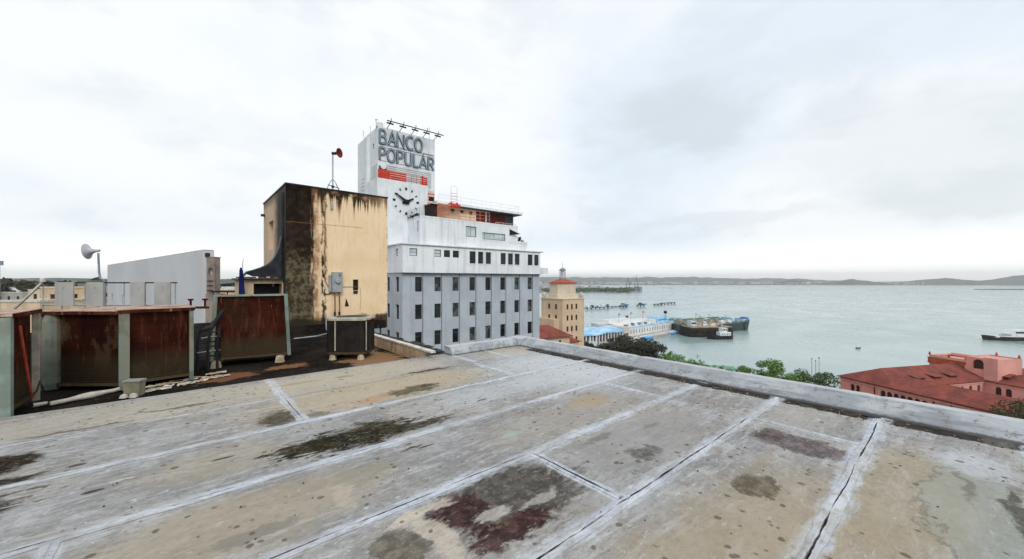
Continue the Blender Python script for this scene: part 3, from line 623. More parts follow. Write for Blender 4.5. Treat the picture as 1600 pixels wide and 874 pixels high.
# wooded ground cover
def woods(name, label, n, rr, ff, z, h, size, leaf, seed):
    rnd = random.Random(seed); mb = MB()
    for _ in range(n):
        r, f = rnd.uniform(*rr), rnd.uniform(*ff); x, y = W(r, f); s = size*rnd.uniform(.6, 1.4)
        foliage(mb, (x, y, z+h*.4), s, s, h*rnd.uniform(.5, 1), 26, s*.38, rnd, 4)
    return tag(mb.build(name, M[leaf]), label, 'trees', kind='stuff')
woods('shore_woods', 'dark wooded strip along the waterline of the promontory', 230, (100,360), (1128,1185), SEA+3, 9, 9, 'leaf_mid', 11)
woods('town_treetops', 'dark treetops between the roofs of the old town at far left', 110, (-330,-120), (95,215), -4.2, 4.6, 4.5, 'leaf_dark', 12)
woods('park_woods', 'treetops behind the beige tower building', 40, (12,44), (165,200), SEA+1, 5, 4, 'leaf_dark', 13)

rnd = random.Random(31); mb = MB()
for k in range(46):
    px = 1034+k*5.6+rnd.uniform(-2, 2); f_ = rnd.uniform(119, 125); yk = 551+(px-1030)*.200-rnd.uniform(-4, 7)+(6 if 1096 < px < 1158 else 0)-(5 if 1230 < px else 0)
    x, y = W((px-800)/596*f_, f_); zt_ = 1.6-(yk-437)/596*f_
    foliage(mb, (x, y, zt_-1.6), 1.7*rnd.uniform(.7,1.3), 1.5, 1.9, 130, .24, rnd, 6)
    foliage(mb, (x, y, zt_-4.2), 2.0, 1.6, 2.2, 60, .3, rnd, 5)
tag(mb.build('waterfront_hedge', M['leaf_green']), 'continuous green scrub between the waterfront trees', 'shrubs', kind='stuff')

# green shelter among the trees
t = thing('shelter', 'long low green sheet roofed shelter among the waterfront trees', 'shelter', *(lambda a: (a[0], a[1]))(frame(62.5, 124, 84, SEA+1.2)))
mb = MB(); mb.add([(0,0,8.6),(12,0,7.6),(12,2.6,8.3),(0,2.6,9.3),(0,0,8.4),(12,0,7.4),(12,2.6,8.1),(0,2.6,9.1)], [(0,1,2,3),(7,6,5,4),(0,4,5,1),(1,5,6,2),(2,6,7,3),(3,7,4,0)]); mb.build('roof', M['green_shelter'], t)
for px in (.4, 4, 8, 11.6):
    mb = MB(); mb.bar((px,.4,0),(px,.4,8.4-px*.083),.2); mb.bar((px,2.3,0),(px,2.3,8.9-px*.083),.2); mb.build('post', M['grey_steel'], t)
for i, (px, py) in enumerate(((1268.5, 560), (1274.5, 563), (1279.8, 559))):
    t = thing('lamp_mast', ('slim pale mast on the waterfront, left of the three', 'shortest slim pale mast on the waterfront, middle of the three', 'slim pale mast on the waterfront, right of the three')[i], 'mast', (*W((px-800)/596*135, 135), SEA+1.2), .3*i, 'slim masts on the waterfront')
    h = 1.6-(py-437)/596*135-SEA-1.2
    mb = MB(); mb.tube([(0,0,0),(0,0,h)], [.12,.07], 6); mb.build('pole', M['grey_steel'], t)
    mb = MB(); mb.box(-.28,.28,-.1,.1,h-.3,h+.05); mb.build('lamp_head', M['steel'], t)

# ================================================================== OUR ROOF
mb = MB(); mb.box(-9, 6.5, -4.6, 7.14, -36, -.06); mb.box(-14, 3.78, 7.14, 19.5, -36, -.30); mb.box(3.78, 6.5, 7.14, 7.2, -36, -.06)
tag(mb.build('building_base', M['concrete']), kind='structure')
mb = MB(); mb.box(-9, 6.16, -4.6, 7.2, -.056, -.03)
roof = tag(mb.build('flat_roof', M['black_roof']), kind='structure')
mb = MB(); nx, ny = 90, 60
def blk(u, v): x, y = -14+17.76*u, 7.2+12.3*v; return (x, y, -.12+.012*N3(x*1.2, y*1.2)+.006*N3(x*5, y*5))
low_roof = grid_sheet('lower_roof', M['black_roof'], blk, nx, ny)
mb = MB(); GAP = .011
ys = [-4.6]+SEAMS_Y+[7.2]
panel_n = 0
for i in range(len(ys)-1):
    y0, y1 = ys[i], ys[i+1]
    xs = [-9.0]+sorted({c[0] for c in CROSS if c[1]-.2 < (y0+y1)/2 < c[2]+.2})+[6.16]
    for k in range(len(xs)-1):
        x0, x1 = xs[k]+(GAP if k else 0), xs[k+1]-(GAP if k < len(xs)-2 else 0)
        a0, a1 = y0+(GAP if i else 0), y1-(GAP if i < len(ys)-2 else 0)
        mb = MB(); nu = max(3, int((x1-x0)/.22)); nv = max(3, int((a1-a0)/.22)); vs = []
        for q in range(nv+1):
            for p in range(nu+1):
                x = x0+(x1-x0)*p/nu; y = a0+(a1-a0)*q/nv
                ed = min(x-x0, x1-x, y-a0, a1-y); z = .0012*N3(x*1.7, y*1.7)-(.002 if ed < .001 else 0)
                if ed < .001 and i < len(ys)-2: x += 0
                if i == len(ys)-2 and q == nv: y += .012*N3(x*3.0)+.006*N3(x*11)
                vs.append((x, y, z))
        mb.add(vs, [(q*(nu+1)+p, q*(nu+1)+p+1, (q+1)*(nu+1)+p+1, (q+1)*(nu+1)+p) for q in range(nv) for p in range(nu)])
        ring = [(p, 0) for p in range(nu)]+[(nu, q) for q in range(nv)]+[(p, nv) for p in range(nu, 0, -1)]+[(0, q) for q in range(nv, 0, -1)]
        o = [vs[q*(nu+1)+p] for p, q in ring]
        mb.add(o+[(x, y, -.03) for x, y, z in o], [(s, len(o)+s, len(o)+(s+1) % len(o), (s+1) % len(o)) for s in range(len(o))])
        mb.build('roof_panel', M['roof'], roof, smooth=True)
def seam(p0, d, L, cracks, seed, w=.055, wide=1.0):
    """sealed lap between two roofing strips: two lips with a crack that opens here and there"""
    nx_, ny_ = -d[1], d[0]; n = int(L/.045)
    def gap(s):
        g = 0
        for a, b, k in cracks:
            if a < s < b:
                e = min(1, (s-a)/.15, (b-s)/.15)
                g = max(g, k*e*max(0, .0055+.006*N3(s*6, seed)+.004*N3(s*19, seed)))
        return g
    cl = [.012*N3(s*L/n*2.2, seed+9)+.006*N3(s*L/n*9, seed+5) for s in range(n+1)]
    for side in (-1, 1):
        mb = MB(); vs = []
        for i in range(n+1):
            s = L*i/n; g = gap(s); c = max(-.009+g, min(.009-g, cl[i]))
            ww = max(.02, w+.022*N3(s*1.4, seed+side)+.012*N3(s*8, seed+side*3))
            for off, z in ((c*side*0+c+side*g, .0068+.001*N3(s*9)), (c+side*(g+.012), .0072), (side*ww*.8, .0042), (side*ww, .0016)):
                vs.append((p0[0]+d[0]*s+nx_*off, p0[1]+d[1]*s+ny_*off, z))
        fs = []
        for i in range(n):
            for k in range(3):
                q = (i*4+k, (i+1)*4+k, (i+1)*4+k+1, i*4+k+1); fs.append(q if side < 0 else q[::-1])
        # vertical faces at the crack
        for i in range(n):
            a, b = vs[i*4], vs[(i+1)*4]; j = len(vs); vs.append((a[0], a[1], -.02)); vs.append((b[0], b[1], -.02)); fs.append((i*4, (i+1)*4, j+1, j))
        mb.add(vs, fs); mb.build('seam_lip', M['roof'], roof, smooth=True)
    if cracks:
        for a, b, k in cracks:
            mb = MB(); n2 = max(4, int((b-a)/.03)); vs = []
            for i in range(n2+1):
                s = a+(b-a)*i/n2; e = min(1, i/6, (n2-i)/6); c = .012*N3(s*2.2, seed+9)+.006*N3(s*9, seed+5)
                h = k*e*max(.0003, .0033+.005*N3(s*4.5, seed)+.0055*N3(s*19, seed+2))
                for sg in (-1, 1): vs.append((p0[0]+d[0]*s+nx_*(c+sg*h), p0[1]+d[1]*s+ny_*(c+sg*h), .0088))
            mb.add(vs, [(2*i, 2*i+2, 2*i+3, 2*i+1) for i in range(n2)]); mb.build('seam_crack', M['crack'], roof)
CR = {-3.6: [(2,9,1)], -2.55: [(3,12,1)], -1.5: [(8,13,1)], -.48: [(10.5,14,1.1)],
      .55: [(11.2,12.4,1.3),(12.4,13.4,.7),(13.55,14.9,1.0)], 1.55: [(9.8,11.3,1.2),(11.3,12.9,1.3),(12.9,14.0,.9)],
      2.55: [(8.8,9.8,.9),(9.8,10.5,1.1),(10.5,11.4,.9)], 3.61: [(7.8,8.5,.7),(9.0,9.35,.8),(10.0,10.6,.55),(11.7,12.4,.5)],
      4.77: [(8.1,8.6,.4),(9.2,9.8,.45),(10.6,11.1,.4),(12.2,12.6,.35)], 5.93: [(7.9,8.8,.7),(10.2,12.7,.35)]}
for k, y in enumerate(SEAMS_Y):
    x1 = 6.10 if y < 5.9 else 6.0
    seam((-9.0, y), (1, 0), x1+9.0, [c for c in CR.get(y, [])], 10+k*3.7, .05 if y < 5.9 else .02)
for k, (cx, y0, y1) in enumerate(CROSS):
    cr = {1: [], 0: [(.15,1.05,.6)], 4: [(.05,.95,1.2)], 8: [(.1,.8,.8)]}.get(k, [])
    seam((cx, y0+.045), (0, 1), y1-y0-.07, cr, 60+k*2.3, .035)

# loose grit, chips and dead leaves scattered on the membrane
rnd = random.Random(77); mb = MB()
for k in range(900):
    if k % 3 == 0: x, y = rnd.uniform(-1.4, 6.0), 7.12-abs(rnd.gauss(0, .25))
    elif k % 3 == 1: x, y = 6.06-abs(rnd.gauss(0, .12)), rnd.uniform(-.6, 6.6)
    else: x, y = rnd.uniform(-1.5, 6.0), rnd.uniform(-.4, 7.0)
    s = rnd.uniform(.003, .011); a = rnd.uniform(0, 6); ca, sa = math.cos(a)*s, math.sin(a)*s; z = .004
    mb.add([(x-ca, y-sa, z), (x+sa*.7, y-ca*.7, z), (x+ca, y+sa, z), (x-sa*.7, y+ca*.7, z), (x, y, z+s*.9)], [(0,1,4),(1,2,4),(2,3,4),(3,0,4)], k % 2)
tag(mb.build('roof_grit', [M['crack'], M['buff_foot']]), 'small chips and grit scattered over the flat roof', 'grit', kind='stuff')

# right-hand kerb: rounded painted upstand with joints
def kerb(name, p0, d, L, prof, label, mat='kerb', joints=(), cat='kerb'):
    nx_, ny_ = -d[1], d[0]; mb = MB(); n = int(L/.12); m_ = len(prof); vs = []
    for i in range(n+1):
        s = L*i/n
        for off, z in prof:
            o = off+(.010*N3(s*1.3, off*3)+.005*N3(s*6, off*9))*(1 if z > -.1 else 0); zz = z+(.004*N3(s*2.0, off*7) if z > .02 else 0)
            if any(abs(s-j) < .07 for j in joints) and z > .02: zz -= .012
            vs.append((p0[0]+d[0]*s+nx_*o, p0[1]+d[1]*s+ny_*o, zz))
    fs = [(i*m_+k, (i+1)*m_+k, (i+1)*m_+k+1, i*m_+k+1) for i in range(n) for k in range(m_-1)]
    fs += [tuple(range(m_)), tuple(n*m_+k for k in range(m_-1, -1, -1))]
    mb.add(vs, fs); o = mb.build(name, M[mat], smooth=False); return o
# d = -Y so the outer side is to the left of travel (n = +X)
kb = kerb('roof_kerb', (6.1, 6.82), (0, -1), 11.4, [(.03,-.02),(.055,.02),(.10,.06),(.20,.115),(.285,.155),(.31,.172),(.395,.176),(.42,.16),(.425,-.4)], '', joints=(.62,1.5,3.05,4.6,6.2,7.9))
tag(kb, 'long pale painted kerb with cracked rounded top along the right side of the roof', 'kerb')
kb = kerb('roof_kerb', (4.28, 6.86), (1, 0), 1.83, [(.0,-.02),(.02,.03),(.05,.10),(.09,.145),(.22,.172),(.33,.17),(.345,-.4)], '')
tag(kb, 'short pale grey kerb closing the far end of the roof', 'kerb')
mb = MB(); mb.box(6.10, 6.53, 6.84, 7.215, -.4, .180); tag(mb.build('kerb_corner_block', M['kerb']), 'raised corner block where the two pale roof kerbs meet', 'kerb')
mb = MB()
for (x, y, a, w) in ((6.02, 5.62, .35, .2), (6.07, .63, .15, .09), (5.98, 2.55, .3, .16)):
    pts = []
    for k in range(10):
        t_ = 2*math.pi*k/10; q = 1+.35*N3(math.cos(t_)*2+x, math.sin(t_)*2+y); pts.append((x+math.cos(t_)*w*.6*q, y+math.sin(t_)*w*q, .012))
    c_ = (x, y, .03); mb.add(pts+[c_]+[(p[0]*1.0, p[1], -.01) for p in pts], [(k, (k+1) % 10, 10) for k in range(10)])
tag(mb.build('tar_patch', M['crack'], roof))

# low buff parapet between the black roof and the street side
t = thing('low_parapet', 'low buff parapet with a white coping beside the black roof', 'parapet', (3.78, 7.2, -.12), 0)
mb = MB(); mb.box(0, .10, .02, 8.9, -.3, .24); mb.build('wall', M['parapet_buff'], t)
mb = MB(); n = 40; vs = []
for i in range(n+1):
    y = -.35+9.3*i/n; a = .012*N3(i*.7)
    vs += [(-.015+a, y, .24), (-.02+a, y, .275), (.085+a, y, .285), (.10+a, y, .235)]
mb.add(vs, [(i*4+k, i*4+(k+1) % 4, (i+1)*4+(k+1) % 4, (i+1)*4+k) for i in range(n) for k in range(4)]+[(0,3,2,1), (n*4, n*4+1, n*4+2, n*4+3)]); mb.build('coping', M['pvc'], t)
mb = MB()
for i in range(60):
    y = random.uniform(-.1, 8.6); x = .22+random.uniform(0, .34); s = random.uniform(.04, .13); z = .10+random.uniform(-.02, .10)
    mb.add([(x-s, y-s*1.8, z), (x+s, y-s, z+.02), (x+s*.8, y+s*1.9, z-.01), (x-s, y+s, z+.03), (x, y, z+.06)], [(0,1,4),(1,2,4),(2,3,4),(3,0,4)])
mb.box(.103, .62, .0, 8.8, -.3, .13); mb.build('torn_flashing', M['tarp'], t)

# ================================================================== STAIR TOWER
TX, TY, TZ = 2.39, 13.33, -.12
t = thing('stair_tower', 'tall ochre rooftop stair tower with black streaks running down its left side', 'stair tower', (TX, TY, 0), 0)
mb = MB()
mb.wall((0,0), (1,0), 3.19, TZ, 4.52, [(1.99,2.17,1.23,1.60)], .12)
mb.wall((3.19,0), (0,1), 4.23, TZ, 4.52); mb.wall((3.19,4.23), (-1,0), 3.19, TZ, 4.52)
mb.wall((0,4.23), (0,-1), 4.23, TZ, 4.52, [(1.17,2.08,2.66,3.68)], .18)
mb.poly([(0,0,4.52),(3.19,0,4.52),(3.19,4.23,4.52),(0,4.23,4.52)]); mb.build('wall', M['stair'], t)
mb = MB(); mb.box(-.025, 3.215, -.025, 4.255, 4.522, 4.565); mb.build('coping', M['tarp'], t)
mb = MB(); mb.box(.16,.19,2.15,3.06,2.66,3.68); mb.build('window_infill', M['beige_wall'], t)
mb = MB(); mb.box(1.99,2.17,.09,.12,1.23,1.60)
for i in range(5): mb.add([(1.995,.02,1.26+i*.065),(2.165,.02,1.26+i*.065),(2.165,.085,1.31+i*.065),(1.995,.085,1.31+i*.065)], [(0,1,2,3)])
mb.build('vent_grille', M['tarp'], t)
# conduit down the wall, black rag of membrane, torn hole
mb = MB(); mb.tube([(1.10,-.03,4.15),(1.10,-.03,3.2),(1.09,-.035,2.2),(1.10,-.03,1.55),(1.2,-.03,1.38),(1.30,-.03,1.36)], .014, 6); mb.build('conduit', M['conduit'], t)
mb = MB(); mb.tube([(1.0,-.03,1.5),(1.03,-.03,1.2),(1.15,-.03,1.12),(1.30,-.03,1.15)], .016, 6); mb.build('cable', M['tarp'], t)
mb = MB(); mb.tube([(1.60,-.02,1.36),(1.85,-.02,1.355),(2.17,-.02,1.35)], .008, 5); mb.tube([(2.22,-.02,1.35),(2.25,-.02,1.0),(2.22,-.02,.55)], .005, 5); mb.build('cable', M['conduit'], t)
mb = MB(); mb.add([(1.72,-.015,.70),(1.86,-.015,.70),(1.80,-.04,.76),(1.76,-.02,.98)], [(0,1,2),(0,2,3),(1,3,2)]); mb.build('torn_flap', M['tarp'], t)
mb = MB(); mb.box(2.0,2.14,-.03,0.002,1.12,1.22); mb.build('junction_box', M['tarp'], t)
mb = MB(); mb.box(1.28,1.34,-.06,.003,3.9,4.15); mb.build('bracket', M['grey_steel'], t)
mb = MB(); mb.tube([(-.03,.28,4.3),(-.03,.28,2.4),(-.035,.3,1.6)], .045, 8); mb.build('drain_pipe', M['tarp'], t)
mb = MB(); mb.box(-.12,0,3.9,4.05,4.02,4.1); mb.build('bracket', M['tarp'], t)
# dark plinth recess along the foot
mb = MB(); mb.box(.1,3.1,-.10,-.003,-.12,.16); mb.build('plinth', M['black_roof'], t)

t = thing('meter_box', 'grey electrical meter box with two conduits on the ochre tower wall', 'electrical box', (TX+1.30, TY, 1.18), 0)
mb = MB(); mb.box(0,.30,-.14,-.012,0,.66); mb.box(-.012,.312,-.155,-.14,.01,.65); mb.build('cabinet', M['box_grey'], t)
mb = MB(); mb.lathe([(.075,-.155),(.075,-.20),(.06,-.215),(0,-.215)], 14, (.16,0,.36), 'y'); mb.build('meter', M['grey_steel'], t)
mb = MB(); mb.box(-.09,-.015,-.09,-.02,.02,.56); mb.build('side_channel', M['grey_steel'], t)
mb = MB(); mb.lathe([(.02,-.156),(.02,-.17),(0,-.17)], 8, (.22,0,.55), 'y'); mb.build('knob', M['black'], t)
for x in (.09, .23):
    mb = MB(); mb.tube([(x,-.07,.0),(x+.005,-.07,-.45),(x,-.07,-.78)], .022, 8); mb.build('conduit', M['conduit'], t)
for x in (.09, .23):
    mb = MB(); mb.tube([(x,-.07,-.64),(x,-.07,-.78),(x,-.08,-.90)], .034, 8); mb.build('sleeve', M['tarp'], t)

t = thing('siren', 'dark red horn siren on a tripod mast on top of the ochre tower', 'siren', (TX+1.64, TY+1.05, 4.565), 0)
mb = MB(); mb.tube([(0,0,0),(0,0,1.56)], .022, 8); mb.build('mast', M['grey_steel'], t)
for a in (2.3, 5.2, .2):
    mb = MB(); mb.tube([(0,0,.60),(math.cos(a)*.12,math.sin(a)*.12,.46),(math.cos(a)*.36,math.sin(a)*.36,0)], .012, 6); mb.build('leg', M['grey_steel'], t)
mb = MB(); mb.bar((-.2,-.15,.33),(.22,.0,.30),.02); mb.lathe([(0,.29),(.05,.29),(.05,.36),(0,.36)], 8); mb.build('brace', M['steel'], t)
h = MB(); h.lathe([(.0,-.02),(.045,-.02),(.05,.10),(.06,.14),(.11,.20),(.162,.24),(.168,.245),(.162,.243),(.10,.21),(.045,.15),(0,.14)], 20, (0,0,0), 'y'); 
ho = h.build('horn', M['horn_red'], t, (.02,-.02,1.50), R(215), smooth=True)
mb = MB(); mb.tube([(-.04,0,1.50),(.10,-.05,1.50)], .045, 8); mb.build('driver', M['black'], t)

# shed with black membrane against the tower
t = thing('roof_shed', 'low buff shed with dark openings leaning on the left wall of the ochre tower', 'shed', (1.30, 13.62, -.12), 0)
mb = MB(); mb.wall((0,0),(1,0),1.07,0,1.70,[(.30,1.04,.1,1.60)],.5); mb.wall((0,1.8),(0,-1),1.8,0,1.70); mb.wall((1.07,1.8),(-1,0),1.07,0,1.70); mb.build('wall', M['beige_wall'], t)
mb = MB(); mb.box(.36,1.04,.5,.54,.05,1.5); mb.build('doorway_back', M['tarp'], t)
mb = MB(); mb.box(-.08,1.075,-.10,1.9,1.70,1.76); mb.box(-.10,.35,-.13,.3,1.765,1.80); mb.build('roof', M['tarp'], t)
for x, w, hh in ((.52,.20,.14), (.86,.26,.13)):
    mb = MB(); mb.lathe([(w*.55,0),(w*.5,hh*.6),(w*.3,hh),(0,hh*1.05)], 8, (x,.02,1.762)); mb.build('vent_cap', M['buff_foot'], t)
mb = MB(); n = 12; prof = [(.06,1.86),(.12,1.94),(.30,2.0),(.45,2.06),(.60,2.14),(.72,2.24),(.82,2.38),(.90,2.56),(.96,2.78),(1.0,3.05)]
vs = []
for x, z in prof: zb = z-.05 if x < .2 else 1.81; vs += [(x,-.16,z),(x,.12,z+.02),(x,-.16,zb),(x,.12,zb)]
fs = []
for i in range(len(prof)-1):
    a, b = i*4, (i+1)*4; fs += [(a,b,b+1,a+1),(a,a+2,b+2,b),(a+1,b+1,b+3,a+3),(a+2,a+3,b+3,b+2)]
mb.add(vs, fs+[(0,1,3,2)]); ms = mb.build('membrane', M['tarp']); ms.location = (1.30, 13.62, -.12)
tag(ms, 'black roofing membrane sweeping up from the shed roof onto the ochre tower', 'membrane')

t = thing('folded_parasol', 'closed navy blue parasol standing between the rusty coil and the shed', 'parasol', (*W(-7.68, 10.8), -.12), 0)
mb = MB(); mb.tube([(0,0,0),(0,0,1.5),(.03,0,2.0),(.06,0,2.32)], [.02,.02,.014,.008], 6); mb.build('pole', M['grey_steel'], t)
mb = MB(); vs = []; rows = [(.012,2.06),(.035,1.98),(.052,1.6),(.068,1.1),(.075,.92)]
for q, (r_, z) in enumerate(rows):
    for k in range(16): a = k/16*2*math.pi; rr = r_*(1+.28*(k % 2)); vs.append((rr*math.cos(a)+.01*q, rr*math.sin(a), z+(.03*(k % 2) if q == 4 else 0)))
mb.add(vs, [(i*16+k, i*16+(k+1) % 16, (i+1)*16+(k+1) % 16, (i+1)*16+k) for i in range(4) for k in range(16)]); mb.build('canopy', M['navy'], t)

# ================================================================== ROOFTOP MACHINES
def coil_face(mb, p0, p1, z0, z1, lean=0, m=0):
    mb.add([(*p0,z0),(*p1,z0),(p1[0],p1[1]+lean,z1),(p0[0],p0[1]+lean,z1)], [(0,1,2,3)], m)
def cond(name, label, r, f, az, L, D, z0, z1, posts, coil_mats, lid=True, z=-.12, foot=True, group='rusty rooftop condensers'):
    loc, rz = frame(r, f, az, z); t = thing(name, label, 'condenser', loc, rz, group)
    for (a, b), cm in coil_mats:
        mb = MB(); mb.box(a, b, .03, .07, z0, z1); mb.build('coil', M[cm], t)
        fb = MB()
        nf = int((z1-z0)/.03)
        for i in range(nf):
            zz = z0+.01+i*.03; fb.add([(a+.015,.028,zz),(b-.015,.028,zz),(b-.015,.010+.006*N3(i*.9),zz+.004),(a+.015,.010+.006*N3(i*.7),zz+.004)], [(0,1,2,3)])
        tag(fb.build('coil_fins', M[cm], t), kind='stuff')
    mb = MB(); mb.box(.02, .06, .09, D, z0, z1-.01); mb.box(L-.06, L-.02, .09, D, z0, z1-.01); mb.box(.07, L-.07, D-.04, D, z0, z1-.01); mb.build('casing', M['rust'], t)
    mb = MB(); mb.box(.0, L, .0, D, z0-.05, z0-.004); mb.build('base_tray', M['rust'], t)
    if lid:
        mb = MB(); mb.box(-.03, L+.04, -.05, D+.03, z1, z1+.035); mb.build('lid', M['rust_lid'], t)
        mb = MB(); mb.box(-.025, L+.035, -.062, -.052, z1-.02, z1+.03); mb.build('lid_edge', M['rust'], t)
    for bx in (.12, L*.5, L-.1):
        mb = MB(); mb.lathe([(.0,-.012),(.012,-.012),(.014,0),(0,0)], 6, (bx, -.064, z1+.005), 'y'); mb.build('bolt', M['rust'], t)
    for x, w, kind_, pm in posts:
        mb = MB()
        if kind_ == 'round': mb.lathe([(w*.35,z0-.10),(w*.5,z0+.0),(w*.52,z0+.2),(w*.5,z1-.12),(w*.38,z1-.03),(w*.1,z1-.008)], 12, (x, .02, 0))
        else: mb.box(x-w/2, x+w/2, -.045, .027, z0-.12 if foot else z0-.05, z1-.02)
        mb.build('post', M[pm], t)
    return t
# far-left unit: its right side faces us
t = cond('condenser', 'tall rust brown condenser with green corner post at the left edge', -5.99, 4.52, -38.5, .93, 1.5, .17, 1.28,
     [(.945, .022, 'box', 'white_trim')], [((.05,.90),'rust')], lid=True)
mb = MB(); mb.tube([(.16,-.06,1.15),(.22,-.07,.9),(.38,-.075,.45),(.52,-.07,.19)], .014, 6); mb.build('strut', M['rust_red'], t)
mb = MB(); mb.tube([(.52,-.07,.19),(.62,-.09,.24),(.80,-.08,.34)], .012, 6); mb.build('hose', M['rust'], t)
mb = MB(); mb.box(-.08,.018,-.05,.16,.0,1.27); mb.build('post', M['green_frame'], t)
# left of the twin units
cond('condenser', 'wide rusty condenser with a fat green post, left of the angled one', -7.28, 5.9, 90, 1.26, 1.0, .12, 1.20,
     [(.018,.03,'box','white_trim'), (.145,.21,'round','green_post')], [((.27,1.20),'rust_coil')])
cond('condenser', 'angled rusty condenser with corroded patches, right of the wide one', -6.03, 5.86, 43, .86, .9, .14, 1.22,
     [(.05,.12,'box','green_post'), (.85,.055,'box','green_post')], [((.12,.80),'rust_coil')])
# leaning separate unit
t = cond('condenser', 'free standing dark red condenser with pale green frame in front of the ochre tower', -5.78, 7.38, 60, 1.24, .75, .20, 1.38,
     [], [((.05,1.19),'rust')], lid=False, foot=False)
for x0, x1, w in ((-.03,.035,.05), (1.27,1.205,.045)):
    mb = MB(); mb.bar((x0,-.01,.14),(x1,-.01,1.42),w); mb.build('post', M['green_frame'], t)
mb = MB(); mb.box(.0,1.24,-.03,.05,1.385,1.42); mb.build('top_rail', M['green_frame'], t)
mb = MB(); mb.box(.07,1.17,.08,.72,1.385,1.40); mb.build('lid', M['rust_lid'], t)
for x in (.0, 1.06):
    mb = MB(); mb.lathe([(.10,0),(.085,.10),(.055,.15),(0,.15)], 6, (x+.04,.04,0)); mb.build('foot', M['buff_foot'], t)
for x in (.02, 1.12):
    mb = MB(); mb.bar((x,.66,0),(x,.68,.16),.09); mb.build('foot', M['buff_foot'], t)

# pipes and small gear between twin unit and free standing unit
t = thing('pipe_rack', 'tangle of black pipes and slats between the angled condenser and the framed one', 'pipes', *frame(-5.92, 7.05, 60, -.12))
for i in range(6):
    mb = MB(); mb.tube([(.04+.02*i,.10,.25+i*.09),(.26,.16,.26+i*.09),(.46,.3,.25+i*.09)], .012, 6); mb.build('pipe', M['grey_steel' if i % 3 == 1 else 'tarp'], t)
for x in (.06, .22, .36):
    mb = MB(); mb.tube([(x,.12,0),(x,.13,.55),(x+.05,.16,.82)], .022, 8); mb.build('upright', M['tarp'], t)
mb = MB(); mb.tube([(.10,.14,.75),(.26,.16,.80),(.42,.28,1.10),(.52,.32,1.30)], [.03,.045,.05,.03], 8); mb.build('duct', M['tarp'], t)
t = thing('standpipe', 'rusty valve pipe across the top corner of the angled condenser', 'pipe', *frame(-5.75, 7.0, 60, -.12))
mb = MB(); mb.tube([(-.22,.2,1.20),(.12,.2,1.19)], .022, 8); mb.build('pipe', M['rust'], t)
for x in (-.15, .06):
    mb = MB(); mb.tube([(x,.2,1.2),(x,.2,1.33)], .018, 6); mb.lathe([(0,0),(.045,0),(.045,.03),(0,.03)], 8, (x,.2,1.33)); mb.build('valve', M['rust'], t)

# dark condenser with rounded corner and round fan opening
t = thing('fan_condenser', 'black mesh condenser with rounded corners and a round fan opening on top', 'condenser', *frame(-4.02, 8.12, 88, -.12)); t.scale = (.90,.90,1.0)
out = [(.0,.34),(.03,.12),(.13,.02),(.24,0),(.86,0),(.93,.03),(.97,.10),(1.0,.3),(1.0,.62),(.92,.8),(.7,.88),(.3,.88),(.08,.8),(.0,.62)]
mb = MB(); mb.prism(out, .17, .84); mb.build('casing', M['cond_dark'], t)
sh = [((x-.5)*1.04+.5, (y-.44)*1.04+.44) for x, y in out]
mb = MB(); n = len(sh); ci = [(.5+.43*math.cos(a), .44+.385*math.sin(a)) for a in [math.atan2(y-.44, x-.5) for x, y in sh]]
mb.add([(*p,.842) for p in sh]+[(*p,.885) for p in sh]+[(*p,.90) for p in ci]+[(*p,.80) for p in ci], [(i,(i+1)%n,n+(i+1)%n,n+i) for i in range(n)]+[(n+i,n+(i+1)%n,2*n+(i+1)%n,2*n+i) for i in range(n)]+[(2*n+i,2*n+(i+1)%n,3*n+(i+1)%n,3*n+i) for i in range(n)])
mb.build('top_ring', M['white_trim'], t)
mb = MB(); mb.poly([(*p,.852) for p in ci]); mb.build('fan_well', M['black'], t)
for k in range(4):
    a = k*math.pi/2+.4; mb = MB(); ca, sa = math.cos(a), math.sin(a)
    mb.add([(.5+ca*.06-sa*.05,.44+sa*.06+ca*.05,.866),(.5+ca*.3-sa*.11,.44+sa*.3+ca*.11,.874),(.5+ca*.3+sa*.08,.44+sa*.3-ca*.08,.86),(.5+ca*.06+sa*.05,.44+sa*.06-ca*.05,.86)], [(0,1,2,3)])
    mb.build('fan_blade', M['steel'], t)
for k in range(5):
    mb = MB(); rr = .08+k*.065; mb.tube([(.5+rr*math.cos(a)*1.0,.44+rr*.9*math.sin(a),.895) for a in [i*math.pi/10 for i in range(21)]], .005, 4, cap=False); mb.build('guard_ring', M['steel'], t)
mb = MB(); mb.box(.27,.295,-.018,-.002,.2,.83); mb.build('edge_trim', M['white_trim'], t)
mb = MB(); mb.box(.985,.998,.03,.06,.2,.83); mb.build('edge_trim', M['white_trim'], t)
mb = MB(); mb.prism([((x-.5)*1.01+.5, (y-.44)*1.01+.44) for x, y in out], .12, .168); mb.build('base_tray', M['rust'], t)
for x, y in ((.20,.06), (.86,.06), (.2,.78), (.86,.78)):
    mb = MB(); mb.lathe([(.085,0),(.07,.08),(.05,.118),(0,.118)], 6, (x,y,0)); mb.build('foot', M['buff_foot'], t)
mb = MB(); mb.tube([(.98,.2,.78),(1.08,.2,.84),(1.2,.2,.86),(1.32,.2,.88)], [.035,.03,.03,.02], 8); mb.build('hose', M['rust'], t)
# line set and pale pipe on the black roof by the tower
t = thing('drain_pipe', 'thin pale pipe lying on the black roof along the foot of the tower', 'pipe', (TX+.1, TY-.5, -.10))
mb = MB(); mb.tube([(-.1,-.6,.02),(.5,-.55,.03),(.95,-.1,.03),(1.0,.12,.05),(1.0,.3,.1),(1.0,.38,.6)], .02, 8); mb.build('pipe', M['grey_steel'], t)
mb = MB(); mb.tube([(-.3,-.75,.02),(1.2,-.72,.03),(2.0,-.4,.02)], .016, 6); mb.build('cable', M['tarp'], t)

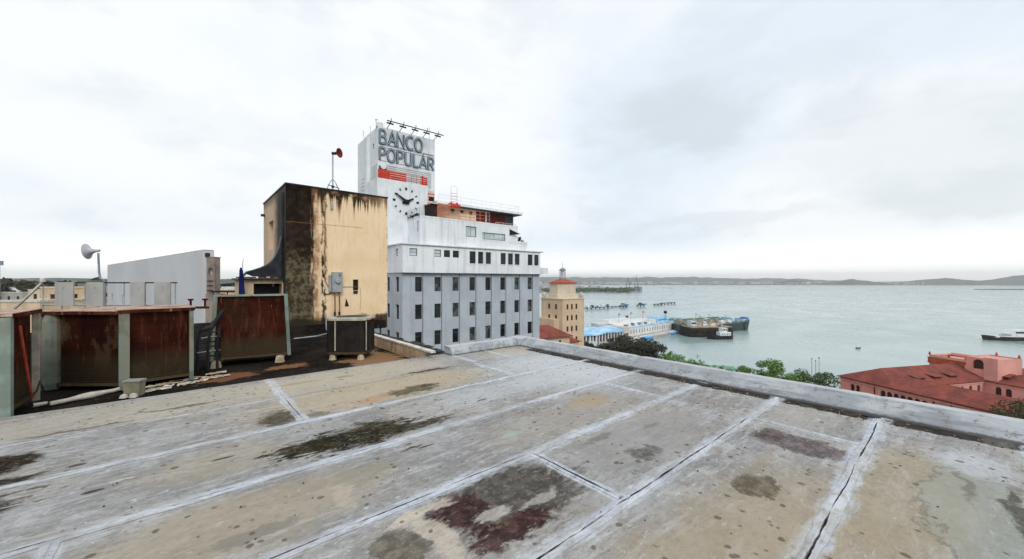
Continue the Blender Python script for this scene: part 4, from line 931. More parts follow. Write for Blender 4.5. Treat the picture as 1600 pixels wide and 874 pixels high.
# things lying at the edge of the black roof
def lie(name, label, cat, px0, py0, px1, py1, z=-.10):
    a = W((px0-800)/596*(1.6-z)*596/(py0-437), (1.6-z)*596/(py0-437)); b = W((px1-800)/596*(1.6-z)*596/(py1-437), (1.6-z)*596/(py1-437))
    return a, b
a, b = lie('', '', '', 78, 634, 186, 611)
d_ = Vector((b[0]-a[0], b[1]-a[1], 0)); 
mb = MB(); pts = [(a[0]+d_.x*k/9, a[1]+d_.y*k/9+.02*N3(k*.8), -.075+.008*N3(k*1.3)) for k in range(10)]; mb.tube(pts, [.030,.032,.03,.035,.046,.05,.042,.032,.03,.03], 8)
tag(mb.build('pipe', M['pvc'], smooth=True), 'white pipe lying on the black roof below the wide rusty condenser', 'pipe')
a, b = lie('', '', '', 52, 636, 74, 632)
mb = MB(); mb.tube([(a[0],a[1],-.08),(b[0],b[1],-.08)], [.03,.02], 7); tag(mb.build('pipe_offcut', M['pvc']), 'short white pipe offcut at the left end of the long white pipe', 'pipe')
t = thing('concrete_block', 'pale grey hollow block beside the middle post of the twin condensers', 'block', *frame(-5.70, 5.60, 80, -.12)); t.scale = (.78,.7,.95)
mb = MB(); mb.add([(0,0,0),(.25,0,0),(.25,.16,0),(0,.16,0),(-.01,-.01,.21),(.26,-.01,.21),(.26,.17,.23),(-.01,.17,.23)], [(0,3,2,1),(4,5,6,7),(0,1,5,4),(1,2,6,5),(2,3,7,6),(3,0,4,7)]); mb.build('body', M['olive_block'], t)
mb = MB(); mb.box(-.02,.27,-.02,.18,.222,.245); mb.build('cap', M['concrete'], t)
mb = MB(); mb.lathe([(.07,0),(.05,.04),(0,.06)], 7, (.05,-.08,0)); mb.lathe([(.07,0),(.05,.05),(0,.065)], 7, (.20,-.07,0)); mb.build('mortar_lump', M['pvc'], t)
# peeling membrane flakes
peel = thing('peeled_membrane', 'crumpled strips of peeling pale roof coating along the edge of the black roof', 'roof coating', (0, 0, -.12))
rnd = random.Random(5)
for k in range(34):
    px = 225+k*3.7+rnd.uniform(-6, 6); py = 611-(px-220)*.205+rnd.uniform(-5.5, 3.5)
    f_ = 1.70*596/(py-437); x, y = W((px-800)/596*f_, f_); y = max(y, 7.27)
    mb = MB(); L_ = rnd.uniform(.08,.26); w_ = rnd.uniform(.03,.07); n_ = 5; vs = []
    for i in range(n_+1):
        for j in range(4): vs.append((x+(i/n_-.5)*L_+.02*N3(i*2+k, j), y+(j/3-.5)*w_*2+.02*N3(i+k*3, j*2), .012+.035*abs(N3(i*1.7+k*5, j*1.9))))
    mb.add(vs, [(i*4+j, (i+1)*4+j, (i+1)*4+j+1, i*4+j+1) for i in range(n_) for j in range(3)]); mb.build('flake', M['buff_foot' if k % 3 else 'pvc'], peel)
for k in range(22):
    x = rnd.uniform(-1.4, 3.4); y = 7.24+rnd.uniform(.0,.12)
    mb = MB(); s = rnd.uniform(.04,.16); mb.add([(x-s,y,.015),(x+s,y-.02,.012),(x+s*.8,y+.06,.03),(x-s*.7,y+.07,.035)], [(0,1,2,3)]); mb.build('flake', M['pvc' if k % 2 else 'tarp'], peel)

# ================================================================== RAILING SCREEN AND LEFT BACKGROUND
t = thing('board_screen', 'open steel rail screen with grey boards behind the rusty condensers', 'screen', *frame(-11.7, 9.5, 90, -.12))
for z, w in ((1.64,.022), (1.08,.02)):
    mb = MB(); mb.bar((0,0,z),(3.36,0,z),w); mb.build('rail', M['grey_steel'] if z < 1.5 else M['tarp'], t)
for x in (0.0, .47, 1.05, 1.38, 2.02, 2.55, 3.3):
    mb = MB(); mb.bar((x,.02,0),(x,.02,1.66),.025); mb.build('post', M['grey_steel'], t)
for a, b in ((.36,.82),(1.14,1.55),(2.22,2.58),(2.82,3.22)):
    mb = MB(); mb.box(a,b,-.04,-.014,1.06,1.655); mb.box(a+.2,a+.23,-.052,-.041,1.5,1.54); mb.build('board', M['grey_board'], t)
mb = MB(); mb.bar((-.18,-.4,1.02),(.02,0,1.66),.045); mb.build('brace', M['white_trim'], t)
mb = MB(); mb.bar((-1.2,-.9,.93),(3.4,-.9,1.0),.035); mb.build('rail', M['white_trim'], t)
mb = MB(); mb.lathe([(.05,0),(.055,.09),(.03,.11),(0,.11)], 10, (.02,0,1.66)); mb.build('cap', M['pvc'], t)

t = thing('horn_siren', 'pale grey horn loudspeaker on a bent pole behind the board screen', 'siren', (*W(-13.87, 13.0), -.12), 0)
e1 = lambda r_, z_, f_=0: (r_*RX+f_*FX, r_*RY+f_*FY, z_)
mb = MB(); mb.tube([e1(-.02,0),e1(.0,1.55),e1(-.03,1.68),e1(-.16,1.76),e1(-.20,1.95),e1(-.22,2.35),e1(-.23,2.62)], .03, 8); mb.build('pole', M['pole_blue'], t)
mb = MB(); prof = [(a_*.66, b_*.72) for a_, b_ in ((.05,.14),(.075,.06),(.08,0),(.10,-.08),(.16,-.18),(.26,-.30),(.40,-.345),(.395,-.34),(.25,-.28),(.12,-.17),(.05,-.08),(.0,-.07))]
mb.lathe(prof, 20, (0,0,0), 'x'); o = mb.build('horn', M['horn_grey'], t, e1(-.30, 2.70), 0, smooth=True); o.rotation_euler = (R(0), R(-7), math.atan2(RY, RX)+R(18))
mb = MB(); mb.lathe([(0,-.24),(.03,-.22),(.04,-.18),(.02,-.05),(0,-.05)], 12, (0,0,0), 'x'); o = mb.build('driver', M['horn_grey'], t, e1(-.30, 2.70)); o.rotation_euler = (0, R(-7), math.atan2(RY, RX)+R(18))

# neighbouring roof wall, long and pale
loc, rz = frame(-43.7, 41.2, 127.67, 0)
t = thing('rooftop_wall', 'long plain pale grey wall of the neighbouring roof with vertical joints', 'wall', loc, rz)
LW = 34.75; edges = [0, 7.2, 14.2, 21.3, 28.3, LW]; WN = ((2.9,3.9),(9.4,10.1))
for i in range(5):
    a, b = edges[i]+.012, edges[i+1]-.012
    mb = MB(); hs = [(x0-a, x1-a, -.7, .15) for x0, x1 in WN if a < x0 and x1 < b]
    mb.wall((a, 0), (1, 0), b-a, -6, 3.13, hs, .15)
    mb.poly([(a,0,3.13),(b,0,3.13),(b,.5,3.13),(a,.5,3.13)]); mb.poly([(a,0,-6),(a,0,3.13),(a,.5,3.13),(a,.5,-6)]); mb.poly([(b,0,-6),(b,.5,-6),(b,.5,3.13),(b,0,3.13)]); mb.poly([(b,.5,-6),(a,.5,-6),(a,.5,3.13),(b,.5,3.13)])
    mb.build('wall_panel', M['grey_wall'], t)
for x0, x1 in WN:
    mb = MB(); mb.box(x0, x1, .10, .13, -.7, .15); mb.build('window_pane', M['glass'], t)
mb = MB(); mb.box(.0, LW, .02, .48, 3.133, 3.17); mb.build('coping', M['grey_board'], t)
mb = MB(); mb.box(.0, LW, .55, 4, -36, -.6); mb.build('building_block', M['cream_pale'], t)
t = thing('roof_pier', 'brown grey ruined pier with a square opening at the near end of the pale wall', 'pier', *frame(-16.15, 20.1, 90, 0))
mb = MB(); mb.wall((.05,0),(1,0),.42,-1.1,2.75,[(.10,.32,1.85,2.2)],.35); mb.wall((.47,0),(0,1),.4,-1.1,2.75,); mb.wall((.47,.4),(-1,0),.42,-1.1,2.75,[(.10,.32,1.85,2.2)],.02); mb.wall((.05,.4),(0,-1),.4,-1.1,2.75); mb.box(.03,.49,-.02,.42,2.753,2.80)
mb.build('shaft', M['brown_wall'], t)
mb = MB(); mb.box(.0,.62,-.03,.6,-6,.85); mb.build('base', M['brown_wall'], t)
for z in (1.0, 1.25, 1.5):
    mb = MB(); mb.box(.12,.40,-.03,-.004,z,z+.05); mb.build('cleat', M['maroon'], t)
mb = MB(); mb.box(.02,.16,-.06,.1,2.80,3.0); mb.build('lamp', M['tarp'], t)
loc, rz = frame(-11.7, 15.2, 88, 0)
t = thing('handrail', 'dark horizontal handrail left of the navy parasol', 'railing', loc, rz)
mb = MB(); mb.bar((-.3,0,1.12),(1.35,0,1.12),.05); mb.build('rail', M['tarp'], t)
for x in (-.2, .35, .95):
    mb = MB(); mb.bar((x,0,-.12),(x,0,1.10),.035); mb.build('post', M['tarp'], t)

# ================================================================== BANK BUILDING
loc, rz = frame(-12.2, 49.8, 50.8, 0)
bank = thing('bank_building', 'tall white and grey art deco bank building with clock tower and rooftop sign', 'building', loc, rz)
S0, S1, KB = -2.2, 21.65, 17.0
WZ = [1.94-3.6*i for i in range(6)]
front = [(-.48+2.785*i-S0, .50+2.785*i-S0, z-1.93, z) for i in range(8) for z in WZ]
side = [(KB-k1, KB-k0, z-1.93, z) for k0, k1 in ((1.1,2.2),(4.2,5.3),(7.3,8.4),(10.4,11.5),(13.5,14.6)) for z in WZ]
mb = MB(); mb.wall((S0,0),(1,0),S1-S0,-36,2.5,front,.28); mb.wall((S0,KB),(0,-1),KB,-36,2.5,side,.28); mb.wall((S1,0),(0,1),KB,-36,2.5); mb.wall((S1,KB),(-1,0),S1-S0,-36,2.5)
mb.build('wall', M['bank_grey'], bank)
# joint strips beside the window columns
for i in range(8):
    x = .50+2.785*i+.06
    mb = MB(); mb.box(x, x+.07, -.035, .004, -36, 2.40); mb.build('joint_strip', M['steel'], bank)
def wframe(w, h, bars_x=(), bars_z=(), t_=.06, mat='steel'):
    mb = MB(); d0, d1 = 0, .07
    mb.box(0,t_,d0,d1,0,h); mb.box(w-t_,w,d0,d1,0,h); mb.box(t_,w-t_,d0+.002,d1,0,t_); mb.box(t_,w-t_,d0+.002,d1,h-t_,h)
    for b in bars_x: mb.box(b-.025,b+.025,.01,.06,t_,h-t_)
    for b in bars_z: mb.box(t_,w-t_,.014,.056,b-.025,b+.025)
    p = MB(); p.box(t_*.5,w-t_*.5,.03,.045,t_*.5,h-t_*.5)
    return mb.mesh('window', M[mat]), p
PANE = {}; KEEP = []
def window(parent, fr, pane_mb, pmats, x, y, z, rz=0, idx=0, label=None):
    KEEP.append(pane_mb); key = id(pane_mb), pmats[idx % len(pmats)]
    if key not in PANE: PANE[key] = pane_mb.mesh('pane', M[key[1]])
    o = link('window', fr, parent, (x, y, z), rz); link('pane', PANE[key], o)
    if label: o['label'] = label
    return o
fr, pn = wframe(.98, 1.93, (), (1.35,)); fs_, ps_ = wframe(1.1, 1.93, (), (1.35,))
for i in range(8):
    for j_, z in enumerate(WZ): window(bank, fr, pn, ['glass', 'glass', 'glass_mid', 'glass', 'glass_mid'], -.48+2.785*i, .17, z-1.93, 0, (i*7+j_*3) % 5)
for k0, k1 in ((1.1,2.2),(4.2,5.3),(7.3,8.4),(10.4,11.5),(13.5,14.6)):
    for z in WZ: window(bank, fs_, ps_, ['glass'], S0+.17, k1, z-1.93, -math.pi/2)
# white attic storey
A0, A1, KA = -2.34, 21.45, -.4
sm = [(-1.43,-.37), (2.07,3.08), (3.51,4.48), (4.89,5.88)]
tl = [(7.64,8.68), (9.08,10.01), (10.46,11.4), (13.21,14.21), (14.65,15.61), (16.0,16.97), (18.7,19.72), (20.1,21.09)]
hol = [(a-A0, b-A0, 4.64, 5.60) for a, b in sm]+[(a-A0, b-A0, 3.90, 5.64) for a, b in tl]
mb = MB(); mb.wall((A0,KA),(1,0),A1-A0,2.49,6.10,hol,.25); mb.wall((A0,KB+.3),(0,-1),KB+.7,2.49,6.10,[(KB+.7-2.2,KB+.7-1.4,4.64,5.60)],.25); mb.wall((A1,KA),(0,1),KB+.7,2.49,6.10); mb.wall((A1,KB+.3),(-1,0),A1-A0,2.49,6.10)
mb.poly([(A0,KA,2.49),(A0,KB+.3,2.49),(A1,KB+.3,2.49),(A1,KA,2.49)]); mb.build('attic_wall', M['bank_white'], bank)
mb = MB(); mb.box(A0-.02, A1+.02, KA-.02, -.003, 2.38, 2.485); mb.build('drip_band', M['steel'], bank)
mb = MB(); mb.box(A0-.16, A1+.55, KA-.18, KB+.5, 6.103, 6.24); mb.build('cornice', M['bank_white'], bank)
mb = MB(); mb.box(A0-.12, A1+.5, KA-.14, KA-.003, 6.02, 6.10); mb.build('cornice_shadow_mould', M['grey_steel'], bank)
mb = MB(); mb.box(A1+.003, 23.35, KA+.1, 7.0, 2.57, 2.75); mb.box(23.2, 23.35, KA+.1, 7.0, 2.753, 3.55); mb.box(A1+.003, 23.197, KA+.1, KA+.25, 2.753, 3.55); mb.build('balcony', M['bank_white'], bank)
for (a, b) in sm:
    f_, p_ = wframe(b-a, .96, (), (.48,), .07); window(bank, f_, p_, ['glass_pale'] if a < 3 else ['glass'], a, KA+.12, 4.64)
for i, (a, b) in enumerate(tl):
    f_, p_ = wframe(b-a, 1.74, (), (.42,), .06); window(bank, f_, p_, ['glass'], a, KA+.12, 3.90)
    mb = MB(); mb.box(a-.04, b+.04, KA-.05, KA-.003, 3.80, 3.90); mb.build('sill', M['bank_white'], bank)
f_, p_ = wframe(.8, .96, (), (.48,)); window(bank, f_, p_, ['glass_pale'], A0+.12, 1.8, 4.64, -math.pi/2)
# upper block
B0, B1, BK0, BK1 = .37, 17.1, .2, 13.0
mb = MB(); mb.wall((B0,BK0),(1,0),B1-B0,6.24,9.85,[(7.36-B0,9.18-B0,7.78,9.28),(10.24-B0,14.57-B0,7.58,8.60)],.3)
mb.wall((B0,BK1),(0,-1),BK1-BK0,6.24,9.85,[(BK1-1.25,BK1-.85,7.95,9.45)],.3); mb.wall((B1,BK0),(0,1),BK1-BK0,6.24,9.85); mb.wall((B1,BK1),(-1,0),B1-B0,6.24,9.85)
mb.poly([(B0,BK0,9.85),(B1,BK0,9.85),(B1,BK1,9.85),(B0,BK1,9.85)]); mb.build('upper_wall', M['bank_white'], bank)
mb = MB()
for (x0,x1,y0,y1) in ((B0-.03,B1+.03,BK0-.03,BK0+.25),(B1-.22,B1+.03,BK0+.253,BK1),(B0-.03,B0+.22,BK0+.253,4.1)): mb.box(x0,x1,y0,y1,9.853,10.08)
mb.build('parapet', M['bank_white'], bank)
f_, p_ = wframe(1.82, 1.5, (.93,), (), .09); window(bank, f_, p_, ['glass_pale'], 7.36, BK0+.12, 7.78)
f_, p_ = wframe(4.33, 1.02, (.45, 2.25, 3.95), (), .08); window(bank, f_, p_, ['glass_pale'], 10.24, BK0+.12, 7.58)
f_, p_ = wframe(.4, 1.5, (), (), .05); window(bank, f_, p_, ['glass'], B0+.12, 1.25, 7.95, -math.pi/2)
mb = MB(); mb.wall((B1+.003,BK0+.02),(1,0),2.03,6.24,7.66); mb.wall((19.13,BK0+.02),(0,1),9,6.24,7.66); mb.wall((19.13,9.22),(-1,0),2.03,6.24,7.66); mb.poly([(B1+.003,BK0+.02,7.2),(19.13,BK0+.02,7.2),(19.13,9.22,7.2),(B1+.003,9.22,7.2)])
mb.wall((19.0,BK0+.15),(0,1),9,7.2,7.66); mb.build('terrace_wall', M['bank_white'], bank)
mb = MB(); mb.box(10.0, 19.16, BK0-.035, BK0-.003, 7.40, 7.50); mb.build('string_course', M['bank_white'], bank)
# plants on the terrace, dark pennant awning
for x, y, r_, lb in ((16.3, .75, .45, 'dark potted shrub at the left end of the upper bank terrace'), (17.8, .8, .8, 'larger dark potted shrub in the middle of the upper bank terrace'), (18.8, .8, .25, None)):
    rnd = random.Random(int(x*10)); mb = MB(); foliage(mb, (0,0,.35+r_*.6), r_, r_*.7, r_*.7, 260, .12, rnd, 8)
    p = thing('potted_shrub', lb or 'smallest potted shrub at the outer corner of the upper bank terrace', 'potted plant', (0,0,0), 0, 'shrubs on the bank terrace')
    l_ = Vector((loc[0]+x*math.cos(rz)-y*math.sin(rz), loc[1]+x*math.sin(rz)+y*math.cos(rz), 7.2)); p.location = l_
    mb.build('leaves', M['leaf_dark'], p); mb = MB(); mb.lathe([(.14,0),(.2,.35),(.0,.33)], 10); mb.build('pot', M['orange_trim'], p)
mb = MB(); mb.add([(15.45,.12,9.45),(15.45,.12,8.55),(17.05,-.5,8.75),(15.45,.16,9.45),(15.45,.16,8.55)], [(0,1,2),(3,2,4),(0,3,4,1),(0,2,3),(1,4,2)]); mb.bar((15.42,.15,8.4),(15.42,.15,9.6),.05); mb.build('pennant', M['black'], bank)
# penthouse
mb = MB(); mb.wall((4.0,4.0),(1,0),7.6,9.9,12.5,[(7.1-4,7.75-4,11.75,12.25),(8.75-4,9.4-4,11.75,12.25),(10.35-4,11.0-4,11.75,12.25)],.15); mb.wall((11.6,4.0),(1,0),7.7,9.9,10.45); mb.wall((19.3,4.0),(0,1),6,9.9,12.5); mb.wall((19.3,10),(-1,0),15.3,9.9,12.5); mb.wall((4,10),(0,-1),6,9.9,12.5); mb.build('penthouse_wall', M['pent_wall'], bank)
for a in (7.1, 8.75, 10.35):
    mb = MB(); mb.box(a, a+.65, 4.1, 4.13, 11.75, 12.25); mb.build('vent_opening', M['brick_dim'], bank)
for i, (a, b) in enumerate(((11.65,13.5),(13.7,14.3),(14.35,16.2),(16.25,17.5),(17.55,19.2))):
    mb = MB(); mb.box(a, b, 4.06, 4.12, 10.45, 12.45); mb.build('shutter', M['glass' if i in (1,4) else 'maroon'], bank)
mb = MB(); mb.box(11.6, 11.66, 4.0, 4.2, 10.45, 12.5); mb.box(13.55,13.68,4.0,4.2,10.45,12.5); mb.build('mullion', M['bank_white'], bank)
mb = MB(); mb.box(4.3, 20.6, 3.0, 10.8, 12.62, 12.98); mb.build('roof_slab', M['bank_white'], bank)
mb = MB(); mb.box(4.4, 20.4, 3.1, 10.6, 12.50, 12.617); mb.build('slab_underside', M['steel'], bank)
mb = MB()
for s in range(9): mb.bar((4.6+1.9*s,3.3,12.98),(4.6+1.9*s,3.3,14.0),.035)
for z in (13.5, 13.98): mb.bar((4.6,3.3,z),(20.1,3.3,z),.035)
mb.bar((20.1,3.3,13.98),(20.1,10,13.98),.035); mb.bar((20.1,3.3,13.5),(20.1,10,13.5),.03); mb.bar((20.1,10,12.98),(20.1,10,13.98),.04)
mb.build('roof_rail', M['bank_white'], bank)
t_ = MB()
for x in (6.45, 7.5): t_.bar((x,2.8,12.9),(x,2.8,15.0),.035)
for z in (13.1,13.5,13.9,14.3): t_.bar((6.45,2.8,z),(7.5,2.8,z),.04)
t_.tube([(6.45+.525*(1-math.cos(a)),2.8,15.0+.4*math.sin(a)) for a in [k*math.pi/8 for k in range(9)]], .02, 5); t_.build('ladder_hoop', M['orange_rail'], bank)
mb = MB(); mb.box(6.1,8.0,2.7,2.95,12.35,12.75); mb.box(6.3,6.6,2.65,2.69,12.75,12.98); mb.box(7.3,7.6,2.65,2.69,12.75,12.98); mb.build('ladder_landing', M['red'], bank)
# terrace rails in faded red
def railing(x0, x1, y, z0, h, n, mat, rails=(.35,.7,1.0), w=.045, parent=bank, name='terrace_rail', y1=None):
    mb = MB(); y1 = y if y1 is None else y1
    for i in range(n+1): q = i/n; mb.bar((x0+(x1-x0)*q, y+(y1-y)*q, z0), (x0+(x1-x0)*q, y+(y1-y)*q, z0+h), w*1.2)
    for r_ in rails: mb.bar((x0, y, z0+h*r_), (x1, y1, z0+h*r_), w)
    return mb.build(name, M[mat], parent)
railing(3.6, 12.6, 1.6, 10.0, 1.9, 5, 'orange_rail', (.2,.45,.72,1.0), .05)
railing(3.6, 5.3, 1.4, 10.0, 2.3, 6, 'orange_rail', (.3,.6,.95), .06)
railing(13.0, 17.0, .6, 10.05, .35, 8, 'pent_wall', (1.0,), .04, name='terrace_chairs')
mb = MB(); mb.box(2.9, 4.0, 2.2, 4.1, 9.9, 12.2); mb.build('roof_hut', M['brick_dim'], bank)
mb = MB(); mb.box(2.8, 5.9, 1.9, 4.3, 12.22, 12.34); mb.build('hut_roof', M['pent_wall'], bank)
mb = MB(); mb.lathe([(0,-.3),(.35,-.25),(.4,0),(.35,.25),(0,.3)], 10, (3.75,3.7,13.2)); mb.build('black_tank', M['black'], bank)
mb = MB()
for i in range(6): mb.bar((.30,.4+.72*i,10.0),(.30,.4+.72*i,11.1),.045)
for z in (.4,.75,1.08): mb.bar((.30,.4,10.0+z),(.30,4.1,10.0+z),.04)
mb.build('terrace_rail', M['grey_steel'], bank)
rnd = random.Random(4); mb = MB()
for i in range(9): foliage(mb, (.55,.9+.38*i,10.2), .35, .35, .4, 60, .12, rnd, 5)
mb.build('terrace_hedge', M['leaf_dark'], bank)
# clock tower
mb = MB(); mb.wall((-3.9,4.2),(1,0),7.32,6.24,15.15); mb.wall((-3.9,9),(0,-1),4.8,6.24,15.15); mb.wall((3.42,4.2),(0,1),4.8,6.24,15.15); mb.wall((3.42,9),(-1,0),7.32,6.24,15.15)
mb.poly([(-3.9,4.2,15.15),(3.42,4.2,15.15),(3.42,9,15.15),(-3.9,9,15.15)]); mb.build('clock_block', M['tower_white'], bank)
clk = MB(); clk.lathe([(2.02,-.003),(2.02,-.02),(1.99,-.02),(1.99,-.003)], 48, (.12,4.2,12.5), 'y'); ck = clk.build('clock', M['tower_white'], bank)
for k in range(12):
    a = k*math.pi/6; cx, cz = .12+1.72*math.sin(a), 12.5+1.72*math.cos(a); mb = MB()
    w_, h_ = (.13, .17) if k % 3 == 0 else (.08, .14)
    ca, sa = math.cos(a), math.sin(a)
    pts = [(cx+u*w_*ca+v*h_*sa, cz-u*w_*sa+v*h_*ca) for u, v in ((-1,-1),(1,-1),(1,1),(-1,1))]
    mb.add([(x,4.10,z) for x, z in pts]+[(x,4.198,z) for x, z in pts], [(0,1,2,3),(0,4,5,1),(1,5,6,2),(2,6,7,3),(3,7,4,0)]); mb.build('hour_mark', M['black'], ck)
def hand(a, L_, w_, tail, y):
    mb = MB(); ca, sa = math.cos(a), math.sin(a)
    P = lambda u, v: (.12+u*ca+v*sa, 12.5-.1-u*sa+v*ca)
    pts = [P(-w_*1.3,-tail),P(w_*1.3,-tail),P(w_,0),P(w_*.45,L_*.86),P(w_*.9,L_*.9),P(0,L_),P(-w_*.9,L_*.9),P(-w_*.45,L_*.86),P(-w_,0)]
    n = len(pts); mb.add([(x,y,z) for x, z in pts]+[(x,y+.05,z) for x, z in pts], [tuple(range(n))]+[(i,n+i,n+(i+1)%n,(i+1)%n) for i in range(n)]); mb.build('clock_hand', M['black'], ck)
hand(R(62), 1.2, .20, .35, 3.98); hand(R(-58), 1.85, .20, .35, 3.92)
mb = MB(); mb.box(-.45,.55,4.02,4.12,12.1,12.42); mb.lathe([(.32,0),(.3,-.08),(0,-.1)], 14, (.12,4.0,12.42), 'y'); mb.build('clock_hub', M['black'], ck)
# upper sign tower
U0, U1, UK0, UK1, UZ = -3.1, 5.5, 6.0, 12.0, 22.75
mb = MB(); mb.wall((U0,UK0),(1,0),U1-U0,15.15,UZ,[(-2.45-U0,4.9-U0,15.3,17.7)],.35); mb.wall((3.42,UK0),(1,0),U1-3.42,10,15.15,); mb.wall((U0,UK1),(0,-1),UK1-UK0,9,UZ,[(UK1-8.2,UK1-7.7,20.0,20.8),(UK1-8.8,UK1-6.5,14.6,17.6)],.3); mb.wall((U1,UK0),(0,1),UK1-UK0,9,UZ); mb.wall((U1,UK1),(-1,0),U1-U0,9,UZ)
mb.poly([(U0,UK0,UZ),(U1,UK0,UZ),(U1,UK1,UZ),(U0,UK1,UZ)]); mb.build('sign_tower', M['tower_white'], bank)
mb = MB(); mb.box(U0-.45, U0-.003, 9.4, 13.4, 9, 22.1); mb.build('rear_pier', M['tower_white'], bank)
mb = MB(); mb.lathe([(.5,0),(.5,.55),(.35,.7),(0,.72)], 14, (-2.75,6.5,UZ+.003)); mb.build('roof_turret', M['tower_white'], bank)
mb = MB(); mb.box(U0+.1, U0+.25, 7.7, 8.2, 20.0, 20.8); mb.build('window', M['black'], bank)
for i in range(14):
    z = 14.65+i*.21; mb = MB(); mb.box(U0+.01,U0+.05,6.52,8.78,z,z+.16); mb.build('louvre', M['louvre'], bank)
mb = MB(); mb.box(U0+.2,U0+.26,6.5,8.8,14.6,17.6); mb.build('louvre_back', M['grey_steel'], bank)
for i in range(13):
    z = 9.7+i*.55; mb = MB(); mb.box(U0-.50, U0-.455, 10.2, 11.6, z, z+.2); mb.build('louvre', M['louvre'], bank)
for i in range(9):
    z = 15.34+i*.27; mb = MB(); mb.box(-2.44,4.88,6.01,6.05,z,z+.19); mb.build('louvre', M['louvre'], bank)
for i in range(11):
    z = 10.2+i*.46; mb = MB(); mb.box(3.6, 5.45, 5.93, 5.995, z, z+.26); mb.build('louvre', M['orange_rail' if 5 < i < 10 else 'louvre'], bank)
mb = MB(); mb.box(-2.45,4.9,6.3,6.345,15.3,17.7); mb.build('louvre_back', M['grey_steel'], bank)
mb = MB(); mb.box(-3.0,-2.0,5.86,5.99,15.2,17.3); mb.build('door_recess', M['brick_dim'], bank)
# balcony above the clock
def bpanel(x0, x1, z0, z1, y=4.3):
    mb = MB(); mb.box(x0, x1, y, y+.04, z0, z1); return mb.build('balcony_panel', M['red'], bank)
for i, (a, b) in enumerate(((-3.75,-2.9),(-2.85,-2.05))): bpanel(a, b, 15.17, 16.35)
for i in range(4): bpanel(-2.0, .2, 15.20+i*.30, 15.44+i*.30)
railing(-3.75, 3.35, 4.32, 15.15, 1.15, 9, 'orange_rail', (.3,.6,1.0), .045, name='balcony_rail')
for i in range(4): bpanel(2.3, 3.35, 15.2+i*.3, 15.36+i*.3, 4.27)
bpanel(2.5, 2.75, 15.17, 16.5, 4.22)
mb = MB(); 
for i in range(5): mb.bar((3.38,4.3+.35*i,15.15),(3.38,4.3+.35*i,16.3),.05)
for z in (15.5,15.9,16.3): mb.bar((3.38,4.3,z),(3.38,5.9,z),.05)
mb.build('balcony_rail', M['red'], bank)
mb = MB(); mb.lathe([(0,-.02),(.38,.0),(.42,.08),(.3,.16),(0,.2)], 16, (-2.85,4.7,16.95), 'y'); mb.bar((-2.85,4.95,15.2),(-2.85,4.95,16.9),.06); mb.build('satellite_dish', M['water_white'], bank)
# roof sign: letters of their own
def ribbon(mb, pts, t_, y0, y1, closed=False, m=0):
    n = len(pts); P = [Vector(p) for p in pts]; L_, R_ = [], []
    for i in range(n):
        a = P[i-1] if (i > 0 or closed) else None; b = P[(i+1) % n] if (i < n-1 or closed) else None
        d1 = (P[i]-a).normalized() if a is not None else None; d2 = (b-P[i]).normalized() if b is not None else None
        d1 = d1 or d2; d2 = d2 or d1
        n1, n2 = Vector((-d1.y, d1.x)), Vector((-d2.y, d2.x)); mm = (n1+n2); mm = mm.normalized() if mm.length > .1 else n1
        k = t_/2/max(.45, mm.dot(n1)); L_.append(P[i]+mm*k); R_.append(P[i]-mm*k)
    vs = []
    for a, b in zip(L_, R_): vs += [(a.x,y0,a.y),(b.x,y0,b.y),(a.x,y1,a.y),(b.x,y1,b.y)]
    fs = []
    for i in range(n if closed else n-1):
        a, b = i*4, ((i+1) % n)*4; fs += [(a,a+1,b+1,b),(a+2,b+2,b+3,a+3),(a,b,b+2,a+2),(a+1,a+3,b+3,b+1)]
    if not closed: fs += [(0,2,3,1), ((n-1)*4,(n-1)*4+1,(n-1)*4+3,(n-1)*4+2)]
    mb.add(vs, fs, m)
def arc(cx, cz, rx, rz_, a0, a1, n=10): return [(cx+rx*math.cos(R(a0+(a1-a0)*i/n)), cz+rz_*math.sin(R(a0+(a1-a0)*i/n))) for i in range(n+1)]
GL = {
 'B': [([(0,0),(0,1)],0),([(0.0,1),(.30,1)]+arc(.30,.76,.22,.24,90,-90)[1:]+[(.0,.52)],0),([(.30,.52)]+arc(.32,.26,.26,.26,90,-90)+[(0,0)],0)],
 'A': [([(0,0),(.32,1),(.64,0)],0),([(.12,.34),(.52,.34)],0)],
 'N': [([(0,0),(0,1),(.56,0),(.56,1)],0)],
 'C': [(arc(.36,.5,.36,.5,50,310,16),0)],
 'O': [(arc(.36,.5,.36,.5,0,360,22)[:-1],1)],
 'P': [([(0,0),(0,1)],0),([(0,1),(.28,1)]+arc(.28,.73,.25,.27,90,-90)[1:]+[(0,.46)],0)],
 'U': [([(0,1),(0,.3)]+arc(.27,.3,.27,.3,180,360)[1:]+[(.54,1)],0)],
 'L': [([(0,1),(0,0),(.46,0)],0)],
 'R': [([(0,0),(0,1)],0),([(0,1),(.28,1)]+arc(.28,.74,.24,.26,90,-90)[1:]+[(0,.48)],0),([(.24,.48),(.54,0)],0)]}
def word(txt, xs, ws, z0, h):
    for ch, x, w in zip(txt, xs, ws):
        gw = max(p[0] for st, _ in GL[ch] for p in st); mb = MB()
        for q, (st, cl) in enumerate(GL[ch]):
            pts = [(x+p[0]/gw*w, z0+p[1]*h) for p in st]
            if q == 0 or cl: pass
            ribbon(mb, pts, .30, 5.80+.012*q, 5.93, bool(cl), 0); ribbon(mb, pts, .17, 5.77+.012*q, 5.81, bool(cl), 1)
        mb.build('letter', [M['letter'], M['letter_face']], bank)
word('BANCO', [-2.95, -1.72, -.42, .92, 2.22], [.88, 1.08, .95, 1.0, 1.12], 20.45, 1.85)
word('POPULAR', [-2.95, -1.86, -.42, .76, 2.05, 2.98, 4.38], [.76, 1.08, .78, .86, .68, 1.12, .86], 18.12, 1.75)
mb = MB()
